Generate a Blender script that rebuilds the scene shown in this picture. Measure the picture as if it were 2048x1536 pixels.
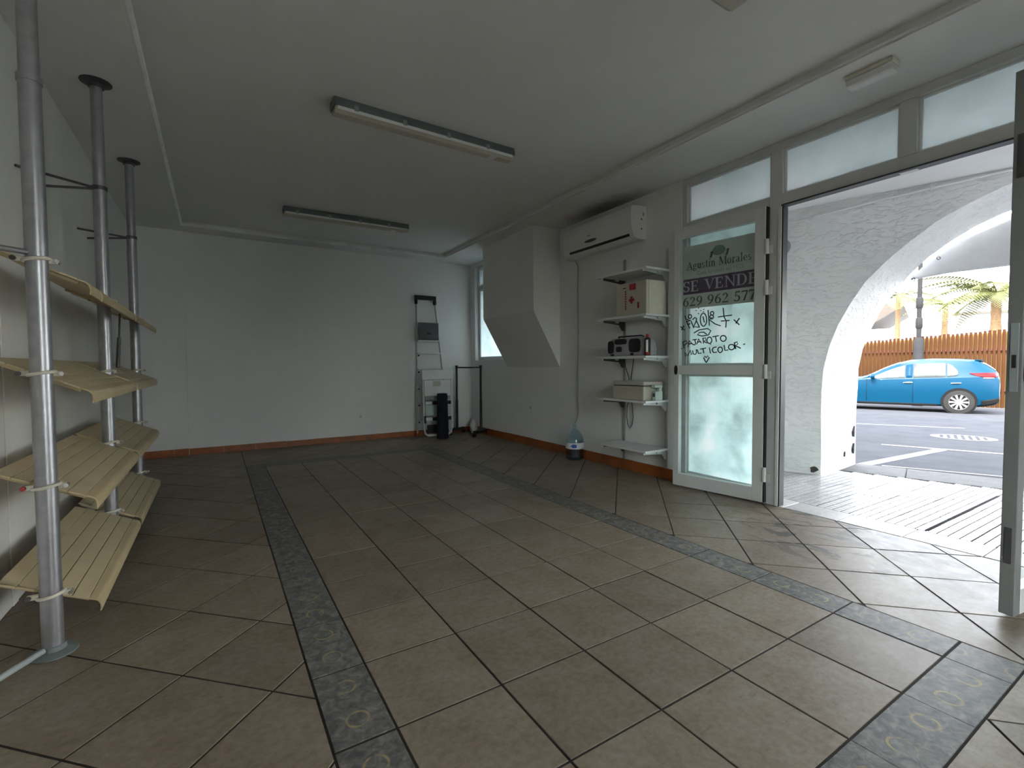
import bpy, math, random
from mathutils import Vector, Matrix

# ---------------------------------------------------------------- scene, camera, light
for o in list(bpy.data.objects):
    bpy.data.objects.remove(o, do_unlink=True)
SC = bpy.context.scene
COL = SC.collection
random.seed(7)
PI = math.pi
R = math.radians

cam_d = bpy.data.cameras.new('camera')
cam_d.sensor_width = 36.0
cam_d.lens = 952.911 * 36.0 / 2048.0
cam_d.clip_start = 0.05
cam_d.clip_end = 500
cam = bpy.data.objects.new('camera', cam_d)
COL.objects.link(cam)
YAW, PITCH, ROLL = 0.556036, -0.0373823, -0.00571694
_f = Vector((math.sin(YAW) * math.cos(PITCH), math.cos(YAW) * math.cos(PITCH), math.sin(PITCH)))
_r = Vector((math.cos(YAW), -math.sin(YAW), 0))
_u = _r.cross(_f)
_c, _s = math.cos(ROLL), math.sin(ROLL)
_rr, _uu = _c * _r + _s * _u, -_s * _r + _c * _u
_m = Matrix(((_rr.x, _uu.x, -_f.x, 0), (_rr.y, _uu.y, -_f.y, 0), (_rr.z, _uu.z, -_f.z, 0), (0, 0, 0, 1)))
cam.matrix_world = Matrix.Translation((-0.39516, -0.90118, 0.98)) @ _m
SC.camera = cam

# street frame: s runs along the kerb, n points away from the shop
TH = R(17)
AX, AY = 4.1, 1.29
SX, SY = math.sin(TH), -math.cos(TH)
NX, NY = math.cos(TH), math.sin(TH)
def st(s, n, z=0.0):
    return Vector((AX + s * SX + n * NX, AY + s * SY + n * NY, z))
def road_z(n):
    return -0.12 - 0.018 * (n - 0.85)

SUN_EL = R(47)
world = bpy.data.worlds.new('sky')
SC.world = world
world.use_nodes = True
wn = world.node_tree
wn.nodes.clear()
wo = wn.nodes.new('ShaderNodeOutputWorld')
wb = wn.nodes.new('ShaderNodeBackground')
ws = wn.nodes.new('ShaderNodeTexSky')
ws.sky_type = 'NISHITA'
ws.sun_disc = False
ws.sun_elevation = SUN_EL
# sun stands behind the building (towards -n)
ws.sun_rotation = math.atan2(-NX, -NY)
ws.air_density = 1.2
ws.dust_density = 2.0
wb.inputs['Strength'].default_value = 1.0
wh_ = wn.nodes.new('ShaderNodeHueSaturation')
wh_.inputs['Saturation'].default_value = 0.25
wn.links.new(ws.outputs[0], wh_.inputs['Color'])
wn.links.new(wh_.outputs[0], wb.inputs[0])
wn.links.new(wb.outputs[0], wo.inputs[0])

sun_d = bpy.data.lights.new('sun', 'SUN')
sun_d.energy = 2.6
sun_d.angle = R(0.6)
sun_d.color = (1.0, 0.94, 0.84)
sun = bpy.data.objects.new('sun', sun_d)
COL.objects.link(sun)
_k = R(-12)
_dx = NX * math.cos(_k) - NY * math.sin(_k)
_dy = NX * math.sin(_k) + NY * math.cos(_k)
_d = Vector((_dx * math.cos(SUN_EL), _dy * math.cos(SUN_EL), -math.sin(SUN_EL)))
sun.rotation_euler = _d.to_track_quat('-Z', 'Y').to_euler()
sun.location = (0, 0, 20)

SC.view_settings.view_transform = 'Standard'
SC.view_settings.look = 'None'
SC.view_settings.gamma = 1.0
SC.view_settings.use_curve_mapping = False
SC.view_settings.exposure = 1.62

# ---------------------------------------------------------------- materials
def srgb(r, g, b):
    f = lambda c: (c / 255 / 12.92) if c / 255 <= 0.04045 else ((c / 255 + 0.055) / 1.055) ** 2.4
    return (f(r), f(g), f(b))
def nt_new(name):
    m = bpy.data.materials.new(name)
    m.use_nodes = True
    nt = m.node_tree
    nt.nodes.clear()
    out = nt.nodes.new('ShaderNodeOutputMaterial')
    return m, nt, out
def N(nt, typ, **kw):
    n = nt.nodes.new(typ)
    for k, v in kw.items():
        setattr(n, k, v)
    return n
def noise(nt, coord, scale, detail=4, rough=0.55, dist=0.0):
    n = N(nt, 'ShaderNodeTexNoise')
    n.inputs['Scale'].default_value = scale
    n.inputs['Detail'].default_value = detail
    n.inputs['Roughness'].default_value = rough
    n.inputs['Distortion'].default_value = dist
    nt.links.new(coord, n.inputs['Vector'])
    return n.outputs['Fac']
def ramp(nt, fac, stops):
    r = N(nt, 'ShaderNodeValToRGB')
    el = r.color_ramp.elements
    el[0].position, el[0].color = stops[0][0], (*stops[0][1], 1)
    el[1].position, el[1].color = stops[1][0], (*stops[1][1], 1)
    for p, c in stops[2:]:
        e = el.new(p)
        e.color = (*c, 1)
    nt.links.new(fac, r.inputs[0])
    return r.outputs[0]
def mixc(nt, fac, a, b, mode='MIX'):
    m = N(nt, 'ShaderNodeMix', data_type='RGBA', blend_type=mode)
    for sock, v in ((m.inputs[0], fac), (m.inputs[6], a), (m.inputs[7], b)):
        if isinstance(v, (int, float)):
            sock.default_value = v
        elif isinstance(v, tuple):
            sock.default_value = (*v, 1) if len(v) == 3 else v
        else:
            nt.links.new(v, sock)
    return m.outputs[2]
def math_n(nt, op, a, b=0.0, clamp=False):
    m = N(nt, 'ShaderNodeMath', operation=op, use_clamp=clamp)
    for i, v in enumerate((a, b)):
        if isinstance(v, (int, float)):
            m.inputs[i].default_value = v
        else:
            nt.links.new(v, m.inputs[i])
    return m.outputs[0]
def bump(nt, h, strength, dist=0.01):
    b = N(nt, 'ShaderNodeBump')
    b.inputs['Strength'].default_value = strength
    b.inputs['Distance'].default_value = dist
    nt.links.new(h, b.inputs['Height'])
    return b.outputs[0]
def mat(name, col, rough=0.6, metal=0.0, var=0.08, scale=6.0, bmp=0.0, bscale=60.0, bdist=0.004, spec=0.5, coat=0.0):
    m, nt, out = nt_new(name)
    p = N(nt, 'ShaderNodeBsdfPrincipled')
    tc = N(nt, 'ShaderNodeTexCoord')
    f = noise(nt, tc.outputs['Object'], scale)
    lo = tuple(max(0, c * (1 - var)) for c in col)
    hi = tuple(min(1, c * (1 + var)) for c in col)
    nt.links.new(ramp(nt, f, [(0.3, lo), (0.7, hi)]), p.inputs['Base Color'])
    p.inputs['Roughness'].default_value = rough
    p.inputs['Metallic'].default_value = metal
    p.inputs['Specular IOR Level'].default_value = spec
    p.inputs['Coat Weight'].default_value = coat
    if bmp:
        nt.links.new(bump(nt, noise(nt, tc.outputs['Object'], bscale, 3), bmp, bdist), p.inputs['Normal'])
    nt.links.new(p.outputs[0], out.inputs[0])
    return m

M = {}
def wall_mat(name, col, stain=0.06, bmp=0.15, dark_patch=False):
    m, nt, out = nt_new(name)
    p = N(nt, 'ShaderNodeBsdfPrincipled')
    g = N(nt, 'ShaderNodeNewGeometry')
    f1 = noise(nt, g.outputs['Position'], 1.3, 5, 0.6)
    f2 = noise(nt, g.outputs['Position'], 9, 4, 0.6)
    a = ramp(nt, f1, [(0.3, tuple(c * (1 - stain) for c in col)), (0.7, col)])
    c = mixc(nt, 0.25, a, ramp(nt, f2, [(0.3, tuple(x * 0.9 for x in col)), (0.7, col)]))
    if dark_patch:  # darkened oval with a ragged edge above the air conditioner
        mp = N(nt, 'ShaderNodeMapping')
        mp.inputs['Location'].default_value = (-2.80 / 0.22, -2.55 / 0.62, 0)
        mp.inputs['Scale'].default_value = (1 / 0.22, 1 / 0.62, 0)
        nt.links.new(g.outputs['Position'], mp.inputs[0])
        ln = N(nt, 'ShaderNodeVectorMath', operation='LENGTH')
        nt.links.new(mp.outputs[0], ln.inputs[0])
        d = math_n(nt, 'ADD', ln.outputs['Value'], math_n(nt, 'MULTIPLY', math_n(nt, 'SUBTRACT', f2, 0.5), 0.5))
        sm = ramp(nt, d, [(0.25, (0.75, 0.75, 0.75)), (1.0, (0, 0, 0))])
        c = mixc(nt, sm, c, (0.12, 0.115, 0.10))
    nt.links.new(c, p.inputs['Base Color'])
    p.inputs['Roughness'].default_value = 0.85
    p.inputs['Specular IOR Level'].default_value = 0.2
    nt.links.new(bump(nt, noise(nt, g.outputs['Position'], 35, 4), bmp, 0.004), p.inputs['Normal'])
    nt.links.new(p.outputs[0], out.inputs[0])
    return m
M['wall'] = wall_mat('painted_plaster', (0.8, 0.795, 0.78))
M['wall_l'] = wall_mat('stained_plaster', (0.8, 0.785, 0.74), 0.15)
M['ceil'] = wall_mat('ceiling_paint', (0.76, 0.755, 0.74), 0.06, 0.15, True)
M['trimw'] = mat('moulding_white', (0.82, 0.82, 0.81), 0.6)
M['facade'] = wall_mat('facade_render', (0.87, 0.87, 0.87), 0.05)

def stucco():
    m, nt, out = nt_new('rough_white_stucco')
    p = N(nt, 'ShaderNodeBsdfPrincipled')
    g = N(nt, 'ShaderNodeNewGeometry')
    f = noise(nt, g.outputs['Position'], 2.5, 5)
    nt.links.new(ramp(nt, f, [(0.3, (0.8, 0.81, 0.81)), (0.7, (0.9, 0.9, 0.89))]), p.inputs['Base Color'])
    p.inputs['Roughness'].default_value = 0.8
    p.inputs['Specular IOR Level'].default_value = 0.25
    mp = N(nt, 'ShaderNodeMapping')
    mp.inputs['Rotation'].default_value = (0.5, 0.2, 0.3)
    mp.inputs['Scale'].default_value = (1, 1, 2.6)
    nt.links.new(g.outputs['Position'], mp.inputs[0])
    f2 = noise(nt, mp.outputs[0], 12.0, 3, 0.5, 0.6)
    f3 = ramp(nt, f2, [(0.50, (0, 0, 0)), (0.62, (1, 1, 1))])
    f4 = noise(nt, g.outputs['Position'], 30, 3)
    h = mixc(nt, 0.25, f3, f4)
    nt.links.new(bump(nt, h, 0.55, 0.02), p.inputs['Normal'])
    nt.links.new(p.outputs[0], out.inputs[0])
    return m
M['stucco'] = stucco()

def tile_mat(name, c_lo, c_mid, c_hi, rough_lo, rough_hi, stains=False, spec=0.4):
    m, nt, out = nt_new(name)
    p = N(nt, 'ShaderNodeBsdfPrincipled')
    g = N(nt, 'ShaderNodeNewGeometry')
    oi = N(nt, 'ShaderNodeObjectInfo')
    f1 = noise(nt, g.outputs['Position'], 7.0, 5, 0.6, 0.4)
    f2 = noise(nt, g.outputs['Position'], 45.0, 3, 0.6)
    c = ramp(nt, f1, [(0.28, c_lo), (0.5, c_mid), (0.72, c_hi)])
    c = mixc(nt, 0.35, c, ramp(nt, f2, [(0.35, tuple(x * 0.75 for x in c_lo)), (0.65, c_hi)]))
    mpx = N(nt, 'ShaderNodeMapping')
    mpx.inputs['Rotation'].default_value = (0, 0, 0.6)
    mpx.inputs['Scale'].default_value = (1, 3.2, 1)
    nt.links.new(g.outputs['Position'], mpx.inputs[0])
    f3 = noise(nt, mpx.outputs[0], 16.0, 5, 0.7, 0.5)
    c = mixc(nt, math_n(nt, 'MULTIPLY', ramp(nt, f3, [(0.56, (0, 0, 0)), (0.7, (1, 1, 1))]), 0.35), c, tuple(x * 0.55 for x in c_lo))
    val = math_n(nt, 'ADD', math_n(nt, 'MULTIPLY', oi.outputs['Random'], 0.22), 0.89)
    hs = N(nt, 'ShaderNodeHueSaturation')
    nt.links.new(val, hs.inputs['Value'])
    nt.links.new(c, hs.inputs['Color'])
    c = hs.outputs[0]
    rr = N(nt, 'ShaderNodeMapRange')
    rr.inputs['To Min'].default_value = rough_lo
    rr.inputs['To Max'].default_value = rough_hi
    nt.links.new(noise(nt, g.outputs['Position'], 12, 4), rr.inputs['Value'])
    rough = rr.outputs[0]
    if stains:
        # trodden-in dark smears by the doorway
        sx = N(nt, 'ShaderNodeSeparateXYZ')
        nt.links.new(g.outputs['Position'], sx.inputs[0])
        d = N(nt, 'ShaderNodeVectorMath', operation='DISTANCE')
        nt.links.new(g.outputs['Position'], d.inputs[0])
        d.inputs[1].default_value = (2.72, 0.35, 0)
        reg = ramp(nt, math_n(nt, 'DIVIDE', d.outputs['Value'], 0.75), [(0.55, (1, 1, 1)), (1.0, (0, 0, 0))])
        mp = N(nt, 'ShaderNodeMapping')
        mp.inputs['Scale'].default_value = (1.6, 0.7, 1)
        nt.links.new(g.outputs['Position'], mp.inputs[0])
        sp = ramp(nt, noise(nt, mp.outputs[0], 5.5, 4, 0.55, 1.2), [(0.52, (0, 0, 0)), (0.57, (1, 1, 1))])
        msk = mixc(nt, 1.0, reg, sp, 'MULTIPLY')
        c = mixc(nt, math_n(nt, 'MULTIPLY', msk, 0.8), c, (0.05, 0.047, 0.043))
    nt.links.new(c, p.inputs['Base Color'])
    nt.links.new(rough, p.inputs['Roughness'])
    p.inputs['Specular IOR Level'].default_value = spec
    nt.links.new(bump(nt, f1, 0.12, 0.004), p.inputs['Normal'])
    nt.links.new(p.outputs[0], out.inputs[0])
    return m
M['tile'] = tile_mat('terracotta_beige_tile', (0.19, 0.142, 0.095), (0.25, 0.196, 0.142), (0.29, 0.245, 0.2), 0.34, 0.55, True, 0.26)
M['grout'] = mat('dark_grout', (0.03, 0.023, 0.018), 0.9, var=0.3, scale=20)
M['sill'] = tile_mat('threshold_stone', (0.5, 0.49, 0.47), (0.6, 0.59, 0.57), (0.68, 0.67, 0.66), 0.3, 0.5)
M['pave'] = tile_mat('white_paving_tile', (0.42, 0.42, 0.415), (0.5, 0.5, 0.495), (0.57, 0.57, 0.565), 0.14, 0.28, False, 0.3)
M['pave_joint'] = mat('paving_joint', (0.03, 0.029, 0.03), 0.9, var=0.2, spec=0.05)
M['kerb'] = tile_mat('kerb_stone', (0.04, 0.039, 0.038), (0.055, 0.054, 0.053), (0.075, 0.074, 0.073), 0.7, 0.85)

def border_mat():
    m, nt, out = nt_new('slate_border_tile')
    p = N(nt, 'ShaderNodeBsdfPrincipled')
    tc = N(nt, 'ShaderNodeTexCoord')
    g = N(nt, 'ShaderNodeNewGeometry')
    f1 = noise(nt, g.outputs['Position'], 30, 5, 0.65, 0.8)
    c = ramp(nt, f1, [(0.3, (0.075, 0.075, 0.075)), (0.5, (0.15, 0.145, 0.135)), (0.7, (0.27, 0.25, 0.22))])
    ringm = None
    for y0, rad in ((-0.078, 0.030), (0.078, 0.030)):
        d = N(nt, 'ShaderNodeVectorMath', operation='DISTANCE')
        nt.links.new(tc.outputs['Object'], d.inputs[0])
        d.inputs[1].default_value = (0, y0, 0)
        v = math_n(nt, 'ABSOLUTE', math_n(nt, 'SUBTRACT', d.outputs['Value'], rad))
        v = math_n(nt, 'LESS_THAN', v, 0.0035)
        ringm = v if ringm is None else math_n(nt, 'MAXIMUM', ringm, v)
    wear = ramp(nt, noise(nt, g.outputs['Position'], 22, 3), [(0.38, (0, 0, 0)), (0.6, (1, 1, 1))])
    fac = math_n(nt, 'MULTIPLY', math_n(nt, 'MULTIPLY', ringm, wear), 0.75)
    c = mixc(nt, fac, c, (0.42, 0.33, 0.14))
    nt.links.new(c, p.inputs['Base Color'])
    p.inputs['Roughness'].default_value = 0.5
    p.inputs['Specular IOR Level'].default_value = 0.25
    nt.links.new(bump(nt, f1, 0.2, 0.003), p.inputs['Normal'])
    nt.links.new(p.outputs[0], out.inputs[0])
    return m
M['border'] = border_mat()

def frosted(name, col, blotch, k=0.5, lo=0.88, gain=1.0):
    m, nt, out = nt_new(name)
    g = N(nt, 'ShaderNodeNewGeometry')
    f = noise(nt, g.outputs['Position'], blotch, 4, 0.55, 0.3)
    c = ramp(nt, f, [(0.28, tuple(x * lo * gain for x in col)), (0.5, tuple(x * 0.97 * gain for x in col)), (0.70, (0.99 * gain, 0.99 * gain, 0.99 * gain))])
    t = N(nt, 'ShaderNodeBsdfTranslucent')
    nt.links.new(c, t.inputs[0])
    d = N(nt, 'ShaderNodeBsdfRefraction')
    d.inputs['Roughness'].default_value = 0.55
    d.inputs['IOR'].default_value = 1.18
    nt.links.new(c, d.inputs[0])
    mx = N(nt, 'ShaderNodeMixShader')
    mx.inputs[0].default_value = k
    nt.links.new(d.outputs[0], mx.inputs[1])
    nt.links.new(t.outputs[0], mx.inputs[2])
    df = N(nt, 'ShaderNodeBsdfDiffuse')
    nt.links.new(c, df.inputs[0])
    m2 = N(nt, 'ShaderNodeMixShader')
    m2.inputs[0].default_value = 0.03
    nt.links.new(mx.outputs[0], m2.inputs[1])
    nt.links.new(df.outputs[0], m2.inputs[2])
    nt.links.new(m2.outputs[0], out.inputs[0])
    return m
M['frost'] = frosted('frosted_glass', (0.93, 0.99, 0.985), 2.2, 0.88)
M['frost_low'] = frosted('frosted_glass_blotched', (0.84, 0.95, 0.94), 4.5, 0.6, 0.72)  # bright blotches: blurred sunlit outside put into the glass colour
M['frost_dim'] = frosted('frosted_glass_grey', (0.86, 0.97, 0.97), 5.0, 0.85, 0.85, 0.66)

def clear_glass(name, tint=(0.93, 0.97, 0.96), refl=0.07, rough=0.02):
    m, nt, out = nt_new(name)
    t = N(nt, 'ShaderNodeBsdfTransparent')
    t.inputs[0].default_value = (*tint, 1)
    gl = N(nt, 'ShaderNodeBsdfGlossy')
    gl.inputs['Roughness'].default_value = rough
    tc = N(nt, 'ShaderNodeTexCoord')
    f = noise(nt, tc.outputs['Object'], 3)
    nt.links.new(math_n(nt, 'MULTIPLY', f, refl * 2), N(nt, 'ShaderNodeMath').inputs[0])
    mx = N(nt, 'ShaderNodeMixShader')
    nt.links.new(math_n(nt, 'MULTIPLY', f, refl * 2), mx.inputs[0])
    nt.links.new(t.outputs[0], mx.inputs[1])
    nt.links.new(gl.outputs[0], mx.inputs[2])
    nt.links.new(mx.outputs[0], out.inputs[0])
    return m
M['glass'] = clear_glass('clear_glass')
M['bottle'] = clear_glass('clear_plastic', (0.78, 0.88, 0.93), 0.12, 0.1)
M['water'] = clear_glass('water', (0.8, 0.86, 0.9), 0.05, 0.05)

M['alu'] = mat('white_aluminium_frame', (0.62, 0.62, 0.61), 0.42, 0.0, 0.04, 4)
M['alu_bare'] = mat('mill_aluminium', (0.62, 0.62, 0.62), 0.35, 0.85, 0.06, 12)
M['steel'] = mat('galvanised_tube', (0.36, 0.355, 0.37), 0.36, 0.75, 0.1, 30)
M['darksteel'] = mat('dark_steel', (0.09, 0.09, 0.095), 0.45, 0.4, 0.2)
M['black'] = mat('black_plastic', (0.012, 0.012, 0.013), 0.45, 0, 0.2)
M['navy'] = mat('navy_fabric', (0.004, 0.0045, 0.013), 0.9, 0, 0.3, 30)
M['white'] = mat('white_melamine', (0.76, 0.76, 0.75), 0.45, 0, 0.05)
M['cream'] = mat('cream_slat_plastic', (0.56, 0.46, 0.28), 0.5, 0, 0.07, 5)
M['cream_d'] = mat('cream_moulding_plastic', (0.50, 0.40, 0.23), 0.5, 0, 0.08, 5)
M['clamp'] = mat('ivory_clamp_plastic', (0.62, 0.58, 0.48), 0.5, 0, 0.1)
M['rubberred'] = mat('red_rubber', (0.32, 0.03, 0.025), 0.6, 0, 0.1)
M['base_orange'] = mat('terracotta_skirting', (0.30, 0.085, 0.02), 0.45, 0, 0.25, 9, 0.1, 30)
M['acw'] = mat('white_ac_plastic', (0.74, 0.74, 0.72), 0.4, 0, 0.03)
M['grey'] = mat('grey_plastic', (0.30, 0.33, 0.325), 0.5, 0, 0.08)
M['housing'] = mat('grey_housing', (0.15, 0.175, 0.17), 0.5, 0, 0.08)
M['alu_shaded'] = mat('shaded_frame_aluminium', (0.20, 0.20, 0.197), 0.45, 0, 0.06)  # frame aluminium darkened for the near leaf's stiles; their shade put into the colour
M['diff'] = mat('yellowed_prismatic_diffuser', (0.50, 0.46, 0.38), 0.35, 0, 0.08, 20)
M['diff2'] = mat('ivory_diffuser', (0.70, 0.68, 0.56), 0.35, 0, 0.06, 20)
M['tube'] = mat('fluorescent_tube_glass', (0.8, 0.8, 0.8), 0.3)
M['red'] = mat('red_print', (0.35, 0.012, 0.015), 0.5)
M['silver'] = mat('silver_plastic', (0.42, 0.42, 0.43), 0.35, 0.3, 0.06)
M['blue'] = mat('blue_print', (0.03, 0.1, 0.4), 0.5)
M['paper'] = mat('poster_paper', (0.60, 0.61, 0.58), 0.7, 0, 0.05)
M['purple'] = mat('purple_print', (0.075, 0.02, 0.10), 0.6, 0, 0.1)
M['ink'] = mat('dark_ink', (0.03, 0.04, 0.04), 0.6)
M['ink2'] = mat('grey_ink', (0.25, 0.26, 0.25), 0.6)
M['crest'] = mat('green_grey_print', (0.20, 0.28, 0.26), 0.6, 0, 0.3, 60)
M['marker'] = mat('black_marker', (0.008, 0.008, 0.008), 0.5)
M['tin'] = mat('cream_tin', (0.55, 0.52, 0.44), 0.35, 0.2, 0.05)
M['mint'] = mat('pale_green_plastic', (0.5, 0.6, 0.55), 0.5)
M['bagw'] = mat('white_plastic_bag', (0.7, 0.7, 0.7), 0.4, 0, 0.06, 20)
M['asphalt'] = mat('asphalt', (0.05, 0.052, 0.058), 0.9, 0, 0.14, 3, 0.3, 120, spec=0.05)
M['paint'] = mat('road_paint', (0.2, 0.2, 0.2), 0.8, 0, 0.1, 10, spec=0.05)
M['fence'] = mat('fence_timber', (0.042, 0.016, 0.008), 0.85, 0, 0.15, 3, spec=0.05)
M['fence_back'] = mat('pale_fence_timber', (0.17, 0.11, 0.035), 0.85, 0, 0.12, 3, spec=0.05)
M['fence_rail'] = mat('fence_rail_timber', (0.08, 0.03, 0.014), 0.8, 0, 0.15)
M['post'] = mat('lamp_post_paint', (0.018, 0.018, 0.019), 0.7, 0, 0.1, spec=0.1)
M['roof'] = mat('brown_roof', (0.05, 0.04, 0.032), 0.8)
M['trunk'] = mat('palm_trunk', (0.12, 0.07, 0.03), 0.85, 0, 0.3, 15)
M['frond'] = mat('palm_frond', (0.10, 0.11, 0.03), 0.6, 0, 0.25, 5)
M['tarp'] = mat('grey_tarp', (0.62, 0.62, 0.63), 0.8, 0, 0.06, 8)
M['rope'] = mat('rope', (0.65, 0.63, 0.58), 0.8)
M['carpaint'] = mat('blue_car_paint', (0.0015, 0.03, 0.062), 0.35, 0.0, 0.02, 2, spec=0.1, coat=0.03)
M['carglass'] = mat('car_window_glass', (0.06, 0.065, 0.065), 0.25, 0.0, 0.4, 2.5, spec=0.25)
M['carblack'] = mat('car_black_trim', (0.006, 0.006, 0.006), 0.6, spec=0.1)
M['tyre'] = mat('tyre_rubber', (0.02, 0.02, 0.019), 0.85, spec=0.1)
M['rim'] = mat('alloy_rim', (0.16, 0.16, 0.16), 0.4, 0.2, 0.03)
M['tail'] = mat('tail_lamp_red', (0.10, 0.004, 0.006), 0.4, 0, 0.05, spec=0.1)
M['chrome'] = mat('chrome', (0.75, 0.75, 0.76), 0.15, 0.9, 0.02)

# ---------------------------------------------------------------- mesh helpers
class MB:
    def __init__(self):
        self.v, self.f = [], []
    def add(self, vs, fs):
        b = len(self.v)
        self.v += [tuple(x) for x in vs]
        self.f += [tuple(i + b for i in f) for f in fs]
        return self
    def box(self, lo, hi, mtx=None):
        (x0, y0, z0), (x1, y1, z1) = lo, hi
        vs = [Vector(p) for p in ((x0, y0, z0), (x1, y0, z0), (x1, y1, z0), (x0, y1, z0), (x0, y0, z1), (x1, y0, z1), (x1, y1, z1), (x0, y1, z1))]
        if mtx is not None:
            vs = [mtx @ p for p in vs]
        return self.add(vs, [(0, 3, 2, 1), (4, 5, 6, 7), (0, 1, 5, 4), (1, 2, 6, 5), (2, 3, 7, 6), (3, 0, 4, 7)])
    def prism(self, poly, fn, d0, d1):
        """poly: 2D points, fn(a, b, d) -> 3D point; extruded between d0 and d1"""
        n = len(poly)
        vs = [fn(a, b, d0) for a, b in poly] + [fn(a, b, d1) for a, b in poly]
        fs = [tuple(range(n - 1, -1, -1)), tuple(range(n, 2 * n))]
        fs += [(i, (i + 1) % n, n + (i + 1) % n, n + i) for i in range(n)]
        return self.add(vs, fs)
    def tube(self, path, r, n=8, caps=True, closed=False):
        path = [Vector(p) for p in path]
        m = len(path)
        rs = r if isinstance(r, (list, tuple)) else [r] * m
        vs, fs = [], []
        up = None
        for i, p in enumerate(path):
            if closed:
                t = path[(i + 1) % m] - path[i - 1]
            else:
                t = path[min(i + 1, m - 1)] - path[max(i - 1, 0)]
            if t.length < 1e-9:
                t = Vector((0, 0, 1))
            t.normalize()
            if up is None:
                up = Vector((0, 0, 1)) if abs(t.z) < 0.9 else Vector((1, 0, 0))
            a = t.cross(up)
            if a.length < 1e-6:
                a = t.cross(Vector((0, 1, 0)))
            a.normalize()
            b = a.cross(t).normalized()
            up = b
            for k in range(n):
                an = 2 * PI * k / n
                vs.append(p + (a * math.cos(an) + b * math.sin(an)) * rs[i])
        rng = m if closed else m - 1
        for i in range(rng):
            j = (i + 1) % m
            for k in range(n):
                k2 = (k + 1) % n
                fs.append((i * n + k, i * n + k2, j * n + k2, j * n + k))
        if caps and not closed:
            fs.append(tuple(range(n - 1, -1, -1)))
            fs.append(tuple((m - 1) * n + k for k in range(n)))
        return self.add(vs, fs)
    def cyl(self, p0, p1, r0, r1=None, n=16):
        return self.tube([p0, p1], [r0, r0 if r1 is None else r1], n)
    def lathe(self, prof, c, n=20):
        """prof: (radius, z) from bottom to top, around a vertical axis at c"""
        vs, fs = [], []
        c = Vector(c)
        for r, z in prof:
            for k in range(n):
                a = 2 * PI * k / n
                vs.append(c + Vector((r * math.cos(a), r * math.sin(a), z)))
        for i in range(len(prof) - 1):
            for k in range(n):
                k2 = (k + 1) % n
                fs.append((i * n + k, i * n + k2, (i + 1) * n + k2, (i + 1) * n + k))
        fs.append(tuple(range(n - 1, -1, -1)))
        fs.append(tuple((len(prof) - 1) * n + k for k in range(n)))
        return self.add(vs, fs)
    def grid(self, rows, closed=False):
        nr, nc = len(rows), len(rows[0])
        vs = [p for r in rows for p in r]
        fs = []
        for i in range(nr - 1):
            for j in range(nc - (0 if closed else 1)):
                j2 = (j + 1) % nc
                fs.append((i * nc + j, i * nc + j2, (i + 1) * nc + j2, (i + 1) * nc + j))
        return self.add(vs, fs)
    def mesh(self, name, mt, smooth=False):
        me = bpy.data.meshes.new(name)
        me.from_pydata(self.v, [], self.f)
        me.validate()
        import bmesh
        bm = bmesh.new()
        bm.from_mesh(me)
        bmesh.ops.recalc_face_normals(bm, faces=bm.faces)
        bm.to_mesh(me)
        bm.free()
        if mt is not None:
            me.materials.append(M[mt] if isinstance(mt, str) else mt)
        if smooth:
            me.shade_smooth() if hasattr(me, 'shade_smooth') else None
            try:
                me.set_sharp_from_angle(angle=R(40))
            except Exception:
                pass
        return me
    def build(self, name, mt, parent=None, smooth=False, bevel=0.0, at=None):
        if at is None and parent is None and self.v:
            pass
        o = bpy.data.objects.new(name, self.mesh(name, mt, smooth))
        COL.objects.link(o)
        if bevel:
            b = o.modifiers.new('bevel', 'BEVEL')
            b.width = bevel
            b.segments = 2
            b.limit_method = 'ANGLE'
            b.angle_limit = R(40)
        if parent is not None:
            o.parent = parent
            o.matrix_parent_inverse = parent.matrix_basis.inverted()
        return o
def tag(o, label=None, cat=None, group=None, kind=None):
    if label: o['label'] = label
    if cat: o['category'] = cat
    if group: o['group'] = group
    if kind: o['kind'] = kind
    return o
def empty(name, loc, label=None, cat=None, group=None, kind=None, rz=0.0):
    o = bpy.data.objects.new(name, None)
    o.empty_display_size = 0.05
    COL.objects.link(o)
    o.location = loc
    o.rotation_euler = (0, 0, rz)
    return tag(o, label, cat, group, kind)
def copy_tree(o, parent=None, **kw):
    c = o.copy()
    COL.objects.link(c)
    if parent is not None:
        c.parent = parent
    for ch in [x for x in o.children]:
        copy_tree(ch, c)
    return c
def bx(name, lo, hi, mt, parent=None, bevel=0.0, smooth=False):
    return MB().box(lo, hi).build(name, mt, parent, smooth, bevel)
def clip_poly(poly, a, b, c):
    """keep a*x + b*y <= c"""
    out = []
    for i in range(len(poly)):
        p, q = poly[i], poly[(i + 1) % len(poly)]
        dp, dq = a * p[0] + b * p[1] - c, a * q[0] + b * q[1] - c
        if dp <= 0:
            out.append(p)
        if (dp < 0 < dq) or (dq < 0 < dp):
            t = dp / (dp - dq)
            out.append((p[0] + t * (q[0] - p[0]), p[1] + t * (q[1] - p[1])))
    return out
def poly_area(p):
    return 0.5 * sum(p[i][0] * p[(i + 1) % len(p)][1] - p[(i + 1) % len(p)][0] * p[i][1] for i in range(len(p)))
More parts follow.
